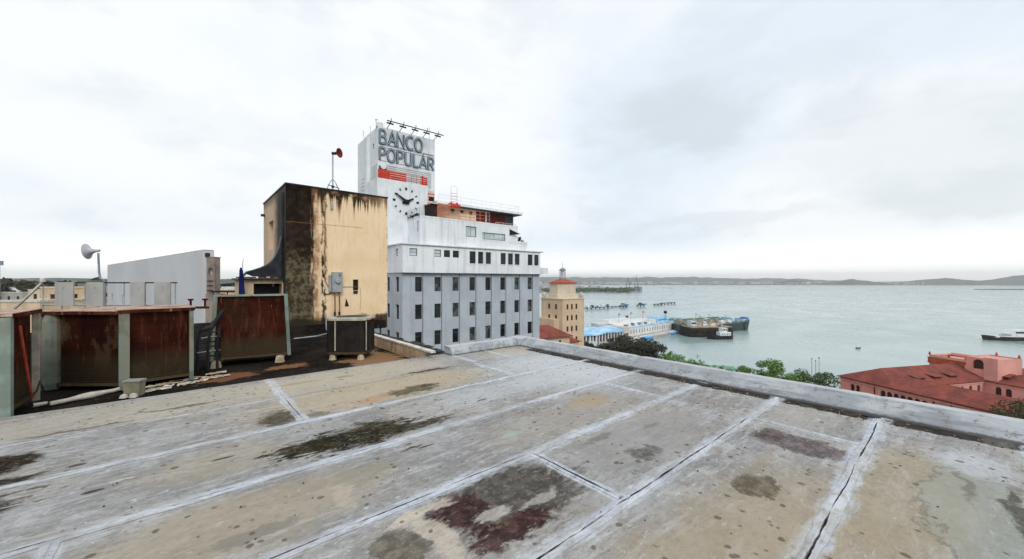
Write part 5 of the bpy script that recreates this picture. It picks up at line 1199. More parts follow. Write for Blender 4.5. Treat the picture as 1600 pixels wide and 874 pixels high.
for z in (20.25, 20.38, 18.05, 19.95): mb.box(-3.0, 5.35, 5.94, 5.99, z, z+.05)
mb.build('sign_rail', M['grey_steel'], bank)
# floodlight gantry on top of the sign
mb = MB(); mb.bar((-2.5,4.4,23.15),(6.1,4.4,23.15),.11); mb.build('gantry_beam', M['steel'], bank)
for i in range(5):
    x = -1.9+1.8*i
    mb = MB(); mb.bar((x,4.35,23.15),(x+.05,6.2,UZ-.05),.08); mb.bar((x,4.4,23.15),(x,4.4,23.6),.07); mb.build('gantry_arm', M['steel'], bank)
    mb = MB(); mb.bar((x-.15,4.4,23.1),(x-.15,4.35,22.85),.08); mb.bar((x-.65,4.35,22.82),(x+.3,4.35,22.80),.16); mb.build('floodlight', M['black'], bank)
mb = MB()
for x, y, h in ((-2.9,7.2,1.1),(-3.0,9.5,.8),(-3.3,11.6,.7),(4.9,6.6,1.7)):
    mb.bar((x,y,UZ),(x,y,UZ+h+.3),.05)
mb.bar((-3.1,7.2,UZ+1.3),(-2.6,7.2,UZ+1.3),.05); mb.bar((-3.1,7.2,UZ+1.3),(-3.1,7.2,UZ+.9),.05); mb.build('aerial', M['grey_steel'], bank)

# ================================================================== BEIGE TOWER BUILDING WITH CUPOLA
loc, rz = frame(16.9, 127.5, 45+7.5, 0)     # centre
t = thing('beige_tower_building', 'beige square tower building with red tiled cap and small cupola beside the bank', 'building', loc, rz)
h_ = 5.0; zt = -4.75; mb = MB()
rowz = [-8.0-3.55*i for i in range(7)]
hf = [(x, x+.85, z, z+1.7) for x in (1.8, 3.8, 5.9) for z in rowz]; hl = [(x, x+.95, z, z+1.7) for x in (3.3, 6.5) for z in rowz]
d2 = 2*h_
mb.wall((-h_,-h_),(1,0),d2,-36,zt,hf,.2); mb.wall((-h_,h_),(0,-1),d2,-36,zt,hl,.2); mb.wall((h_,-h_),(0,1),d2,-36,zt,[],.2); mb.wall((h_,h_),(-1,0),d2,-36,zt); mb.poly([(-h_,-h_,zt),(h_,-h_,zt),(h_,h_,zt),(-h_,h_,zt)]); mb.build('wall', M['cream'], t)
for x, w in ((1.8,.85),(3.8,.85),(5.9,.85)):
    for z in rowz:
        f_ = MB(); f_.box(x-h_, x-h_+w, -h_+.12, -h_+.16, z, z+1.7); link('window', f_.mesh('window', M['brick_dim']), t)
for x, w in ((3.3,.95),(6.5,.95)):
    for z in rowz:
        f_ = MB(); f_.box(-h_+.12, -h_+.16, h_-x-w, h_-x, z, z+1.7); link('window', f_.mesh('window', M['brick_dim']), t)
mb = MB(); mb.box(-h_-.25, h_+.25, -h_-.25, h_+.25, zt+.003, zt+.3); mb.build('cornice', M['cream_pale'], t)
q = [(-4.3,-2.0),(-2.0,-4.3),(2.0,-4.3),(4.3,-2.0),(4.3,2.0),(2.0,4.3),(-2.0,4.3),(-4.3,2.0)]
mb = MB(); mb.prism([(x*1.08,y*1.08) for x, y in q], zt+.303, -3.4); mb.prism([(x*.96, y*.96) for x, y in q], -3.397, .45); mb.build('drum', M['cream_pale'], t)
for z in (-2.6,-1.7,-.8,.0-.1):
    for (x, y, w) in ((-1.4,-4.155,.7),(1.4,-4.155,.7)):
        mb = MB(); mb.box(x-w/2,x+w/2,y,y+.03,z-.12,z+.12); mb.build('vent_slot', M['stone_ornament'], t)
    for (x, y, w) in ((-4.155,-1.4,.7),(-4.155,1.4,.7)):
        mb = MB(); mb.box(x,x+.03,y-w/2,y+w/2,z-.12,z+.12); mb.build('vent_slot', M['stone_ornament'], t)
mb = MB(); ap = [(x*.22,y*.22) for x, y in q]; ov = [(x*1.08,y*1.08) for x, y in q]
mb.add([(*p,.45) for p in ov]+[(*p,.58) for p in ov]+[(*p,1.75) for p in ap], [tuple(range(7,-1,-1))]+[(i,(i+1)%8,8+(i+1)%8,8+i) for i in range(8)]+[(8+i,8+(i+1)%8,16+(i+1)%8,16+i) for i in range(8)]); mb.build('roof', M['tile_bright'], t)
mb = MB(); mb.lathe([(1.12,1.5),(1.12,2.2),(0,2.2)], 12); mb.lathe([(1.12,4.6),(1.2,4.75),(.8,5.2),(.35,5.5),(0,5.6)], 12); mb2 = MB(); mb2.lathe([(.0,2.2),(.62,2.2),(.62,4.6),(0,4.6)], 8); mb2.build('cupola_glazing', M['bank_white'], t)
for k in range(8):
    a = k*math.pi/4; mb.bar((.95*math.cos(a),.95*math.sin(a),2.2),(.95*math.cos(a),.95*math.sin(a),4.6),.14)
mb.build('cupola', M['pole_blue'], t)
mb = MB(); mb.bar((0,0,5.5),(0,0,7.3),.10); mb.build('spire', M['steel'], t)
for sx in (-1, 1):
    for sy in (-1, 1):
        if (sx, sy) == (-1, -1): continue
        mb = MB(); mb.lathe([(.6,0),(.7,.35),(.8,.8),(.75,1.4),(.35,1.8),(0,1.9)], 10, (sx*(h_-.7), sy*(h_-.7), zt+.31)); mb.build('urn', M['stone_ornament'], t)
mb = MB(); mb.box(-h_-2.2, -h_-.003, -h_+1.5, h_+6, -36, -11.0); mb.box(-h_-2.23,-h_-2.2,0,.7,-14.5,-13); mb.build('annex', M['cream'], t)
# building with red tiled roof between bank and beige tower
loc, rz = frame(6.2, 96, 62, 0)
t = thing('low_building', 'cream building with red tiled hip roof, between the bank and the beige tower building', 'building', loc, rz)
mb = MB(); mb.wall((0,0),(1,0),10.2,-36,-13.4,[(x,x+.7,-15.4,-14.2) for x in (1.6,4.2,6.8)],.2); mb.wall((10.2,0),(0,1),9,-36,-13.4,[(x,x+.7,-15.4,-14.2) for x in (1.6,4.2,6.8)],.2); mb.wall((10.2,9),(-1,0),10.2,-36,-13.4); mb.wall((0,9),(0,-1),9,-36,-13.4); mb.build('wall', M['cream'], t)
for x in (1.6,4.2,6.8):
    mb = MB(); mb.box(x,x+.7,.14,.17,-15.4,-14.2); mb.build('window', M['brick_dim'], t)
def hip(mb, x0, x1, y0, y1, z, hgt, o=.5, th=.18, gx0=False, gx1=False):
    x0, x1, y0, y1 = x0-o, x1+o, y0-o, y1+o; w = (y1-y0)/2; ym = (y0+y1)/2
    a, b = (x0 if gx0 else x0+w*.9), (x1 if gx1 else x1-w*.9)
    if x1-x0 < y1-y0: pass
    mb.add([(x0,y0,z),(x1,y0,z),(x1,y1,z),(x0,y1,z),(a,ym,z+hgt),(b,ym,z+hgt),(x0,y0,z-th),(x1,y0,z-th),(x1,y1,z-th),(x0,y1,z-th)],
           [(0,1,5,4),(1,2,5),(2,3,4,5),(3,0,4),(9,8,7,6),(6,7,1,0),(7,8,2,1),(8,9,3,2),(9,6,0,3)])
mb = MB(); hip(mb, 0, 10.2, 0, 9, -13.2, 2.6, .7); mb.build('roof', M['tile'], t)
loc, rz = frame(14.2, 112, 60, 0)
t = thing('low_building', 'small building with a red roof at the foot of the beige tower building', 'building', loc, rz)
mb = MB(); mb.wall((0,0),(1,0),7,-36,-17.2,[(x,x+.8,-19.6,-18.2) for x in (1.4,4.6)],.2); mb.wall((7,0),(0,1),5,-36,-17.2); mb.wall((7,5),(-1,0),7,-36,-17.2); mb.wall((0,5),(0,-1),5,-36,-17.2); mb.build('wall', M['cream'], t)
mb = MB(); hip(mb, 0, 7, 0, 5, -17.0, 1.3, .5); mb.build('roof', M['tile'], t)

# ================================================================== PINK CUSTOM HOUSE
loc, rz = frame(81.8, 95, 166.8, 0)
pk = thing('pink_building', 'large pink arcaded building with dark red tiled roofs around a courtyard by the water', 'building', loc, rz)
EZ = -22.5
def arch_wall(parent, o, d, L, z0, z1, arches, mat, depth=.35, pane='brick_dim', name='wall', wname='arched_window'):
    """arches: (a, half width, sill z, spring z)"""
    nx_, ny_ = -d[1], d[0]; P = lambda a, z, k=0: (o[0]+d[0]*a+nx_*k, o[1]+d[1]*a+ny_*k, z)
    mb = MB(); cur = 0
    for a, hw, s0, s1 in sorted(arches):
        if a-hw > cur: mb.poly([P(cur,z0),P(a-hw,z0),P(a-hw,z1),P(cur,z1)])
        cur = a+hw; mb.poly([P(a-hw,z0),P(a+hw,z0),P(a+hw,s0),P(a-hw,s0)])
        ar = [(a+hw*math.cos(t_), s1+hw*math.sin(t_)) for t_ in [math.pi*i/10 for i in range(11)]]
        for i in range(10):
            (xa,za),(xb,zb) = ar[i], ar[i+1]; mb.poly([P(xb,zb),P(xa,za),P(xa,z1),P(xb,z1)])
        out_ = [(a-hw,s0),(a+hw,s0)]+ar; n = len(out_)
        for i in range(n):
            (xa,za),(xb,zb) = out_[i], out_[(i+1)%n]
            if abs(xa-xb)+abs(za-zb) > 1e-5: mb.poly([P(xa,za),P(xb,zb),P(xb,zb,depth),P(xa,za,depth)])
        pb = MB(); pb.poly([P(x_,z_,depth*.8) for x_, z_ in out_]); pb.build(wname, M[pane], parent)
    if cur < L: mb.poly([P(cur,z0),P(L,z0),P(L,z1),P(cur,z1)])
    return mb.build(name, M[mat], parent)
FA = [(2.75,.42,-25.6,-24.1),(3.9,.42,-25.6,-24.1)]+[(9.0+1.23*i,.50,-25.3,-24.0) for i in range(7)]
arch_wall(pk, (0,0), (1,0), 44, -35.8, EZ, FA, 'pink')
arch_wall(pk, (0,44), (0,-1), 44, -35.8, EZ, [(3+3.2*i,.5,-26.2,-24.6) for i in range(12)], 'pink')
# courtyard side walls
arch_wall(pk, (11.0,29.0), (1,0), 33, -35.8, EZ, [(a,.48,-25.6,-23.9) for a in (2.3,3.9,7.2,9.0,10.7,12.4,15.6,17.2,18.9,20.5,23.6,25.2)], 'pink_pale')
arch_wall(pk, (11.0,11.6), (0,1), 17.4, -35.8, EZ, [(a,.5,-26.0,-23.9) for a in (2.5,5.0,7.5,10.0,12.8,15.6)], 'pink_pale')
mb = MB(); mb.wall((44,11.6),(-1,0),33,-35.8,EZ); mb.wall((44,0),(0,1),11.6,-35.8,EZ); mb.wall((44,29),(0,1),27,-35.8,EZ); mb.wall((44,56),(-1,0),44,-35.8,EZ); mb.wall((0,56),(0,-1),12,-35.8,EZ)
mb.build('rear_wall', M['pink'], pk)
for x in (7.3, 17.7, 20.4):
    mb = MB(); mb.box(x, x+.16, -.16, -.003, -35.8, EZ-.1); mb.build('downpipe', M['horn_red'], pk)
mb = MB(); mb.box(-.3, 44, -.3, -.003, EZ-.62, EZ-.3); mb.build('eaves_cornice', M['pink_pale'], pk)
mb = MB(); mb.box(11.0,44,28.75,28.997,EZ-.5,EZ-.18); mb.box(11.003,11.25,11.9,28.7,EZ-.5,EZ-.18); mb.build('eaves_cornice', M['pink_pale'], pk)
mb = MB(); hip(mb, 0, 44, 0, 11.6, EZ+.12, 1.95, .45); mb.build('roof', M['tile'], pk)
# far wing roof (ridge runs along local y)
def hip_y(mb, x0, x1, y0, y1, z, hgt, o=.45, th=.18):
    b = MB(); hip(b, y0, y1, -x1, -x0, z, hgt, o, th); mb.add([(-y, x, zz) for x, y, zz in b.v], b.f)
mb = MB(); hip_y(mb, 0, 11.0, .02, 50, EZ+.135, 2.9, .44); mb.build('roof', M['tile'], pk)
mb = MB(); hip(mb, 9.0, 46, 29, 56, EZ+.127, 3.4, .45); mb.build('roof', M['tile'], pk)
def dormer(x, y, rz_, w=2.4):
    mb = MB(); mb.add([(-w/2,-.9,0),(w/2,-.9,0),(w/2,1.4,.75),(-w/2,1.4,.75),(-w/2,-1.0,.42),(w/2,-1.0,.42),(w/2,1.4,.85),(-w/2,1.4,.85)], [(0,1,5,4),(0,4,7,3),(1,2,6,5)]); me1 = mb
    o = mb.build('dormer', M['brick_dim'], pk, (x, y[0], y[1]), rz_)
    mb = MB(); mb.add([(-w/2-.15,-1.15,.42),(w/2+.15,-1.15,.42),(w/2+.15,1.5,.92),(-w/2-.15,1.5,.92),(-w/2-.15,-1.15,.36),(w/2+.15,-1.15,.36)], [(0,1,2,3),(4,5,1,0)]); mb.build('dormer_roof', M['tile'], o)
mb = MB(); mb.box(-.46, 44.4, -.62, -.47, EZ-.05, EZ+.09); mb.box(-.62, -.47, -.45, 50, EZ-.05, EZ+.09); mb.build('gutter', M['horn_red'], pk)
for yy in (10.5, 15.8, 21.0): dormer(8.9, (yy, EZ+1.05), math.pi/2)
for xx in (12.8, 19.0, 25.5, 32): dormer(xx, (32.0, EZ+.95), 0)
for xx in (16.5, 22.5, 29): dormer(xx, (38.5, EZ+2.45), 0)
# roof-top tower of the pink building
mb = MB(); mb.wall((.3,30),(1,0),7.2,-24,-18.7); mb.wall((.3,38),(0,-1),8,-24,-18.7); mb.wall((7.5,30),(0,1),8,-24,-18.7); mb.wall((7.5,38),(-1,0),7.2,-24,-18.7); mb.poly([(.3,30,-19.0),(7.5,30,-19.0),(7.5,38,-19.0),(.3,38,-19.0)]); mb.build('tower_wall', M['pink_pale'], pk)
mb = MB(); mb.box(.1,7.6,29.8,29.997,-20.4,-19.0); mb.box(.1,.297,29.8,38.2,-20.4,-19.0); mb.box(7.5,7.7,29.8,30.6,-20.5,-18.8); mb.build('parapet_band', M['orange_trim'], pk)
mb = MB(); mb.box(0,7.7,29.75,29.797,-19.05,-18.9); mb.box(0,7.7,29.75,29.797,-20.45,-20.3); mb.build('parapet_band', M['tile_bright'], pk)
mb = MB(); mb.box(.3,7.5,30.0,30.4,-18.697,-18.3); mb.box(.3,.7,30.4,38,-18.697,-18.35); mb.box(.7,7.5,37.6,38,-18.697,-18.1); mb.build('parapet', M['pink_pale'], pk)
arch_wall(pk, (7.7,29.4), (1,0), 5.3, -24, -17.3, [(2.1,.9,-20.0,-18.6)], 'pink', .5, 'brick_dim', 'tower_wall', 'archway')
mb = MB(); mb.wall((13,29.4),(0,1),8.6,-24,-17.3); mb.wall((13,38),(-1,0),5.3,-24,-17.3); mb.wall((7.7,38),(0,-1),8.6,-24,-17.3); mb.poly([(7.7,29.4,-17.6),(13,29.4,-17.6),(13,38,-17.6),(7.7,38,-17.6)]); mb.build('tower_wall', M['pink_pale'], pk)
mb = MB(); mb.box(10.9,13.15,29.1,29.397,-22.5,-17.0); mb.build('buttress', M['pink_pale'], pk)
mb = MB(); mb.add([(7.5,29.3,-19.6),(9.4,29.3,-21.8),(11.2,29.3,-22.8),(7.5,29.3,-22.0),(7.5,29.7,-19.6),(9.4,29.7,-21.8),(11.2,29.7,-22.8),(7.5,29.7,-22.0)], [(0,3,1),(1,3,2),(4,0,1,5),(5,1,2,6)]); mb.build('buttress', M['pink_pale'], pk)
for x, y in ((.4,30.0),(4.2,30),(7.4,30.0),(9.0,37.6),(12.7,37.6)):
    mb = MB(); mb.lathe([(.16,0),(.26,.3),(.16,.6),(.05,.9),(0,.95)], 8, (x,y,-18.35 if x < 8 else -17.3)); mb.build('finial', M['orange_trim'], pk)

# ================================================================== PIER AND TERMINAL
loc, rz = frame(50.1, 218, 50, 0)
def Q(x, y, z=0): return (loc[0]+x*math.cos(rz)-y*math.sin(rz), loc[1]+x*math.sin(rz)+y*math.cos(rz), z)
t = thing('quay', 'long concrete quay with a pale edge carrying the blue and white terminal', 'quay', Q(0,0), rz)
mb = MB(); mb.box(-40, 126, .6, 50, SEA-.6, -35.05); mb.build('deck', M['quay'], t)
mb = MB(); mb.box(-40, 108, 0, .597, SEA+.8, -34.85); mb.build('edge_beam', M['term_wall'], t)
for i in range(24):
    mb = MB(); mb.lathe([(.35,SEA-.5),(.35,SEA+.8),(0,SEA+.8)], 8, (2+i*4.6,.4,0)); mb.build('pile', M['bark'], t)
ter = thing('terminal_building', 'long white terminal building with pale roof and a light blue block on top', 'building', Q(36,4.5), rz)
hs = [(2.0+3.3*i, 3.4+3.3*i, -33.6, -31.2) for i in range(17)]
mb = MB(); mb.wall((0,0),(1,0),58,-35.04,-29.6,hs,.3); mb.wall((58,0),(0,1),30,-35.04,-29.6); mb.wall((58,30),(-1,0),58,-35.04,-29.6); mb.wall((0,30),(0,-1),30,-35.04,-29.6); mb.build('wall', M['term_wall'], ter)
for a, b, c_, d_2 in hs:
    mb = MB(); mb.box(a, b, .2, .24, c_, d_2); mb.build('bay_door', M['grey_steel'], ter)
mb = MB(); mb.box(-.3, 58.3, -.3, 0.3, -29.597, -28.7); mb.box(-.3,.2,.303,30,-29.597,-28.9); mb.build('parapet', M['blue_roof'], ter)
mb = MB(); mb.add([(0,.3,-29.4),(58,.3,-29.4),(58,15,-28.2),(0,15,-28.2),(58,30,-29.4),(0,30,-29.4)], [(0,1,2,3),(3,2,4,5)]); mb.build('roof', M['term_roof'], ter)
mb = MB(); mb.box(37.5, 51, 1.0, 9, -29.3, -24.6); mb.box(38,50.5,.96,.998,-27.6,-26.6,1); mb.build('roof_block', [M['blue_roof'], M['blue']], ter)
mb = MB(); mb.box(33, 37.3, 2, 8, -29.3, -26.6); mb.build('roof_block', M['term_wall'], ter)
mb = MB(); mb.box(4, 30, 18, 24, -29, -26.4); mb.build('roof_monitor', M['water_white'], ter)
for i in range(9):
    mb = MB(); x = 2+i*3.9; mb.box(x,x+1.6,3,5,-29.2,-27.9+.3*(i%3)); mb.build('roof_unit', M['term_wall' if i % 2 else 'deck_green'], ter)
for x in (9.5, 24, 40):
    mb = MB(); mb.bar((x,14,-28.4),(x,14,-21.5),.22); mb.box(x-.5,x+1.8,13.9,14.0,-23.2,-21.6); mb.build('flagpole', M['orange_rail' if x == 40 else 'grey_steel'], ter)
mb = MB(); mb.bar((52,3,-29),(52,3,-23.4),.25); mb.lathe([(0,-1.2),(.9,-.9),(1.3,0),(.9,.9),(0,1.2)], 12, (52,3,-22.4)); mb.build('signal_ball', M['black'], ter)
mb = MB(); mb.box(-7,-.3,-1,20,-32.4,-28.6); mb.box(-6.9,-.4,-1.03,-1.003,-32.2,-29.6); mb.build('entrance_block', M['stone_ornament'], ter)
for i in range(7):
    mb = MB(); mb.box(50.5+.0*i, 58, .0-.4, -.003, -34.4+.75*i, -34.2+.75*i); mb.build('stair_grille', M['term_wall'], ter)
arc_ = thing('arcade', 'open arcade of white columns under a light blue curved roof beside the terminal', 'building', Q(-14,3.5), rz)
mb = MB(); n = 14; L_ = 43
rows = []
for y, z in ((-.6,-30.6),(-.5,-30.0),(2,-29.6),(6,-28.9),(11,-28.5),(16,-28.9),(20,-30.0)):
    rows.append([( L_*i/n, y, z+.35*math.sin(i*.9)) for i in range(n+1)])
vs = [p for r_ in rows for p in r_]; mb.add(vs, [(j*(n+1)+i, j*(n+1)+i+1, (j+1)*(n+1)+i+1, (j+1)*(n+1)+i) for j in range(len(rows)-1) for i in range(n)]); mb.build('roof', M['blue_roof'], arc_)
for i in range(15):
    x = .6+i*2.95; big_ = i in (3, 5)
    mb = MB(); mb.box(x, x+(1.1 if big_ else .6), 0, .8, -35.04, -30.3); mb.build('column', M['water_white'], arc_)
mb = MB(); mb.box(0, L_, 12, 12.3, -35.04, -30.2); mb.build('back_wall', M['brick_dim'], arc_)
mb = MB(); mb.box(4,9,-1.5,3,-35.04,-33.6); mb.box(9.5,14,-1.4,1,-35.04,-33.8); mb.build('kiosk', M['glass_pale'], arc_)
for i in range(12):
    mb = MB(); mb.box(6.9+i*2.9, 8.3+i*2.9, 1.0, 2.2, -35.04, -33.1); mb.build('stall', M['horn_red' if i % 2 else 'leaf_mid'], arc_)
for j, (a, b, lb) in enumerate(((44,52,'light blue floating pontoon in front of the left end of the terminal'),(77,86,'light blue floating pontoon in front of the right end of the terminal'))):
    p = thing('pontoon', lb, 'pontoon', Q(a,-3.2), rz, 'blue pontoons along the quay')
    mb = MB(); mb.box(0,b-a,0,3.0,SEA-.4,SEA+1.3); mb.build('float', M['blue'], p); mb = MB(); mb.box(.1,b-a-.1,.1,2.9,SEA+1.303,SEA+1.7); mb.build('deck', M['blue_roof'], p)
p = thing('walkway', 'pale floating walkway along the quay between the two blue pontoons', 'walkway', Q(52.3,-2.4), rz)
mb = MB(); mb.box(0,24.4,0,1.6,SEA-.4,SEA+1.2); mb.build('deck', M['concrete'], p)

tg = thing('gangway_shed', 'low teal and white gangway sheds at the outer end of the quay', 'shed', Q(95, 14), rz)
for i in range(5):
    mb = MB(); x = i*6.0; mb.box(x, x+5.2, 0, 4, -35.04, -29.6+.5*(i % 2)); mb.build('shed_bay', M['term_wall' if i % 2 else 'deck_green'], tg)
    mb = MB(); mb.box(x-.2, x+5.4, -.3, 4.3, -29.597+.5*(i % 2), -29.1+.5*(i % 2)); mb.build('roof', M['blue_roof' if i != 2 else 'green_shelter'], tg)
# ================================================================== BOATS
def hull(mb, L, B, D, bow=.25, stern=.04, sheer=.8, flare=.25, m=0, n=22, taper=.9):
    rows = []
    for i in range(n+1):
        u = i/n; x = L*u
        w = B/2*min(1, (u/stern)**.5 if u < stern else 1)*(1-max(0, (u-(1-bow))/bow)**1.8*.97)
        zt = D+sheer*max(0, (u-.55)/.45)**2+sheer*.25*max(0, (.2-u)/.2)**2
        xo = 0 if u < 1-bow else (u-(1-bow))/bow*flare*D
        rows.append([(x, -w*.72, -.6), (x+xo*.4, -w*taper, .2), (x+xo, -w, zt), (x+xo, w, zt), (x+xo*.4, w*taper, .2), (x, w*.72, -.6)])
    vs = [p for r_ in rows for p in r_]; k = 6
    fs = [(i*k+j, (i+1)*k+j, (i+1)*k+j+1, i*k+j+1) for i in range(n) for j in range(5)]
    fs += [tuple(range(k)), tuple(n*k+j for j in range(k-1,-1,-1))]; mb.add(vs, fs, m); return rows
# big grey-green cargo barge, bow to the far right
b0, b1 = (118, 274), (187, 306)
loc2, rz2 = frame(b0[0], b0[1], math.degrees(math.atan2(b1[0]-b0[0], b1[1]-b0[1])), SEA)
t = thing('cargo_barge', 'long grey green cargo barge with raised bow moored beyond the black barge', 'barge', loc2, rz2)
mb = MB(); hull(mb, 74, 22, 6.0, .16, .02, 1.8, .5); mb.build('hull', M['hull_grey'], t)
mb = MB(); mb.box(2, 62, -10.2, 10.2, 5.4, 6.1); mb.build('deck', M['deck_tan'], t)
mb = MB()
for s in (-1, 1): mb.box(1,60,s*10.7-.12,s*10.7+.12,5.9,8.6 if s > 0 else 6.5)
mb.build('bulwark', M['deck_green'], t)
mb = MB(); mb.box(60,61,-9.5,9.5,6.0,8.4); mb.box(61,74,-6,6,6.3,7.3); mb.build('forecastle', M['blue_roof'], t)
rnd = random.Random(3)
for i in range(54):
    x, y = rnd.uniform(3,56), rnd.uniform(-9.6,8); w, d, h = rnd.uniform(1.5,5), rnd.uniform(1,2.6), rnd.uniform(.6,2.8)
    mb = MB(); mb.box(x,x+w,y,y+d,6.103,6.1+h); mb.build('deck_cargo', M[rnd.choice(['deck_green','term_wall','blue_roof','deck_tan','grey_steel','green_shelter','buff_foot'])], t)
for x, h in ((20,8),(34,6.5),(52,5)):
    mb = MB(); mb.bar((x,0,6.1),(x,0,6.1+h),.25); mb.bar((x,0,6.1+h*.9),(x+5,-2,6.1+h*.5),.16); mb.build('derrick', M['deck_green'], t)
mb = MB(); mb.box(73,77.0,-2.2,2.2,7.4,8.6); mb.build('bow_block', M['blue'], t)
mb = MB(); mb.box(58.2,59,-11.3,-11.0,.2,6.2); mb.build('fender', M['black'], t)
# black barge alongside
loc2, rz2 = frame(119, 254.5, 84, SEA)
t = thing('barge', 'black hulled flat barge with tan deck moored at the end of the terminal', 'barge', loc2, rz2)
mb = MB(); mb.prism([(0,1.2),(1.5,0),(30,0),(32,2),(32,13),(30,14.5),(1.5,14.5),(0,13)], -.6, 6.2); mb.build('hull', M['hull_black'], t)
mb = MB(); mb.prism([(.6,1.6),(2,.6),(29.6,.6),(31.3,2.4),(31.3,12.5),(29.6,14),(2,14),(.6,12.5)], 6.203, 6.5); mb.build('deck', M['deck_tan'], t)
mb = MB(); mb.box(1,30,-.06,-.003,5.3,5.7); mb.build('rubbing_strake', M['rust'], t)
for i in range(9):
    mb = MB(); mb.lathe([(.5,-.35),(.62,0),(.5,.35),(.25,0)], 10, (2.5+i*3.1,-.25,3.6), 'y'); mb.build('tyre_fender', M['black'], t)
rnd = random.Random(9)
for i in range(16):
    x, y = rnd.uniform(2,28), rnd.uniform(1.5,12); w, d, h = rnd.uniform(1,4), rnd.uniform(1,2), rnd.uniform(.6,2.4)
    mb = MB(); mb.box(x,x+w,y,y+d,6.503,6.5+h); mb.build('deck_gear', M[rnd.choice(['deck_green','term_wall','pent_wall','horn_red','grey_steel','buff_foot','water_white'])], t)
mb = MB(); mb.box(3,7,4,9,6.5,10.2); mb.box(3.4,6.6,3.96,3.998,8.4,9.4,1); mb.build('deckhouse', [M['glass_pale'], M['black']], t)
mb = MB(); mb.bar((10,6,6.5),(10,6,14),.22); mb.bar((10,6,13.4),(16,5,9.5),.16); mb.build('derrick', M['deck_green'], t)
# tug
loc2, rz2 = frame(144, 249, 264, SEA)
t = thing('tugboat', 'small black tugboat with white wheelhouse nosed against the black barge', 'tugboat', loc2, rz2)
mb = MB(); hull(mb, 17.5, 6.2, 2.3, .4, .15, 1.3, .25); mb.build('hull', M['hull_black'], t)
mb = MB(); mb.box(2.5,10,-2,2,2.1,4.5); mb.build('deckhouse', M['water_white'], t)
mb = MB(); mb.box(4.8,8.6,-1.6,1.6,4.503,6.9); mb.box(4.6,8.8,-1.8,1.8,6.903,7.1); mb.build('wheelhouse', M['water_white'], t)
for s in (-1.62, 1.60):
    for k in range(3):
        mb = MB(); mb.box(5.1+k*1.15,5.95+k*1.15,s,s+.02,5.5,6.5); mb.build('window', M['glass'], t)
for k in range(4):
    mb = MB(); mb.box(3.0+k*1.7,3.7+k*1.7,2.003,2.03,3.0,3.7); mb.build('window', M['glass'], t)
mb = MB(); mb.lathe([(.6,4.5),(.55,6.6),(0,6.6)], 10, (3.6,0,0)); mb.build('funnel', M['hull_grey'], t)
mb = MB(); mb.bar((6.4,0,7.1),(6.4,0,10.5),.14); mb.bar((6.4,-1,9.4),(6.4,1,9.4),.1); mb.build('mast', M['steel'], t)
for i in range(6):
    mb = MB(); mb.lathe([(.35,-.25),(.45,0),(.35,.25),(.15,0)], 10, (3.2+i*2.1,3.2,1.7), 'y'); mb.build('tyre_fender', M['steel'], t)
# ferry at the right edge
loc2, rz2 = frame(336, 241, 276, SEA)
t = thing('ferry', 'white cabin ferry with black hull crossing the harbour at the right edge', 'ferry', loc2, rz2)
mb = MB(); hull(mb, 34, 8, 2.3, .3, .06, .9, .5); mb.build('hull', M['hull_black'], t)
mb = MB(); mb.box(2,30,-3.3,3.3,2.0,2.9); mb.build('deck', M['water_white'], t)
mb = MB(); pr = [(6,2.9),(20.2,2.9),(21.3,4.2),(18.4,6.6),(6,6.9)]
mb.add([(x,-2.9,z) for x, z in pr]+[(x,2.9,z) for x, z in pr], [(4,3,2,1,0),(5,6,7,8,9)]+[(i,(i+1)%5,5+(i+1)%5,5+i) for i in range(5)]); mb.build('cabin', M['water_white'], t)
mb = MB(); mb.box(9.5,18.6,2.903,2.95,4.6,5.7); mb.box(9.5,18.6,-2.95,-2.903,4.6,5.7); mb.build('window_band', M['glass'], t)
mb = MB(); mb.box(2.5,7.5,-2.4,2.4,2.9,8.4); mb.build('funnel_house', M['hull_grey'], t)
mb = MB()
for i in range(7): mb.bar((22+i*1.5,2.6-.28*i,2.9),(22+i*1.5,2.6-.28*i,3.9),.06)
mb.bar((22,2.6,3.9),(31,.9,4.1),.06); mb.bar((22,2.6,3.4),(31,.9,3.6),.05); mb.build('bow_rail', M['grey_steel'], t)
mb = MB(); mb.bar((12,0,6.8),(12,0,9.4),.12); mb.build('mast', M['grey_steel'], t)
mb = MB(); mb.add([(24,3.0,2.9),(27.5,2.2,2.9),(27.5,2.2,3.7),(24,3,3.7),(24,2.9,2.9),(27.5,2.1,2.9),(27.5,2.1,3.7),(24,2.9,3.7)], [(3,2,1,0),(4,5,6,7)]); mb.build('name_board', M['grey_steel'], t)
# small boat, navigation piles, far finger piers
def small_boat(px, py, L_, label, az=90):
    f_ = 38.6*596/(py-437); l_, r_ = frame((px-800)/596*f_, f_, az, SEA)
    t = thing('small_boat', label, 'boat', l_, r_, 'small boats on the open harbour'); mb = MB(); hull(mb, L_, L_*.32, .6, .4, .1, .4, .3); mb.build('hull', M['hull_grey'], t)
    mb = MB(); mb.box(L_*.3,L_*.6,-L_*.1,L_*.1,.5,1.5); mb.build('cabin', M['water_white'], t)
small_boat(1337, 545, 2.6, 'tiny dark boat alone in the middle of the bay, left of the pink building')
small_boat(1033, 450.5, 26, 'small far boat off the tip of the promontory, nearest to it'); small_boat(1044, 450.5, 20, 'small far boat off the tip of the promontory, farther right')
for (px, py, lb) in ((975, 502, 'dark mooring pile in the water behind the arcade, the lower one'), (979.5, 497, 'dark mooring pile in the water behind the arcade, the upper one')):
    f_ = 38.6*596/(py-437); mb = MB(); mb.lathe([(1.2,-1),(1.2,1.4),(1.6,1.5),(1.6,2.2),(0,2.3)], 8); o = mb.build('mooring_pile', M['bark'], None, (*W((px-800)/596*f_, f_), SEA)); tag(o, lb, 'pile', 'mooring piles behind the arcade')
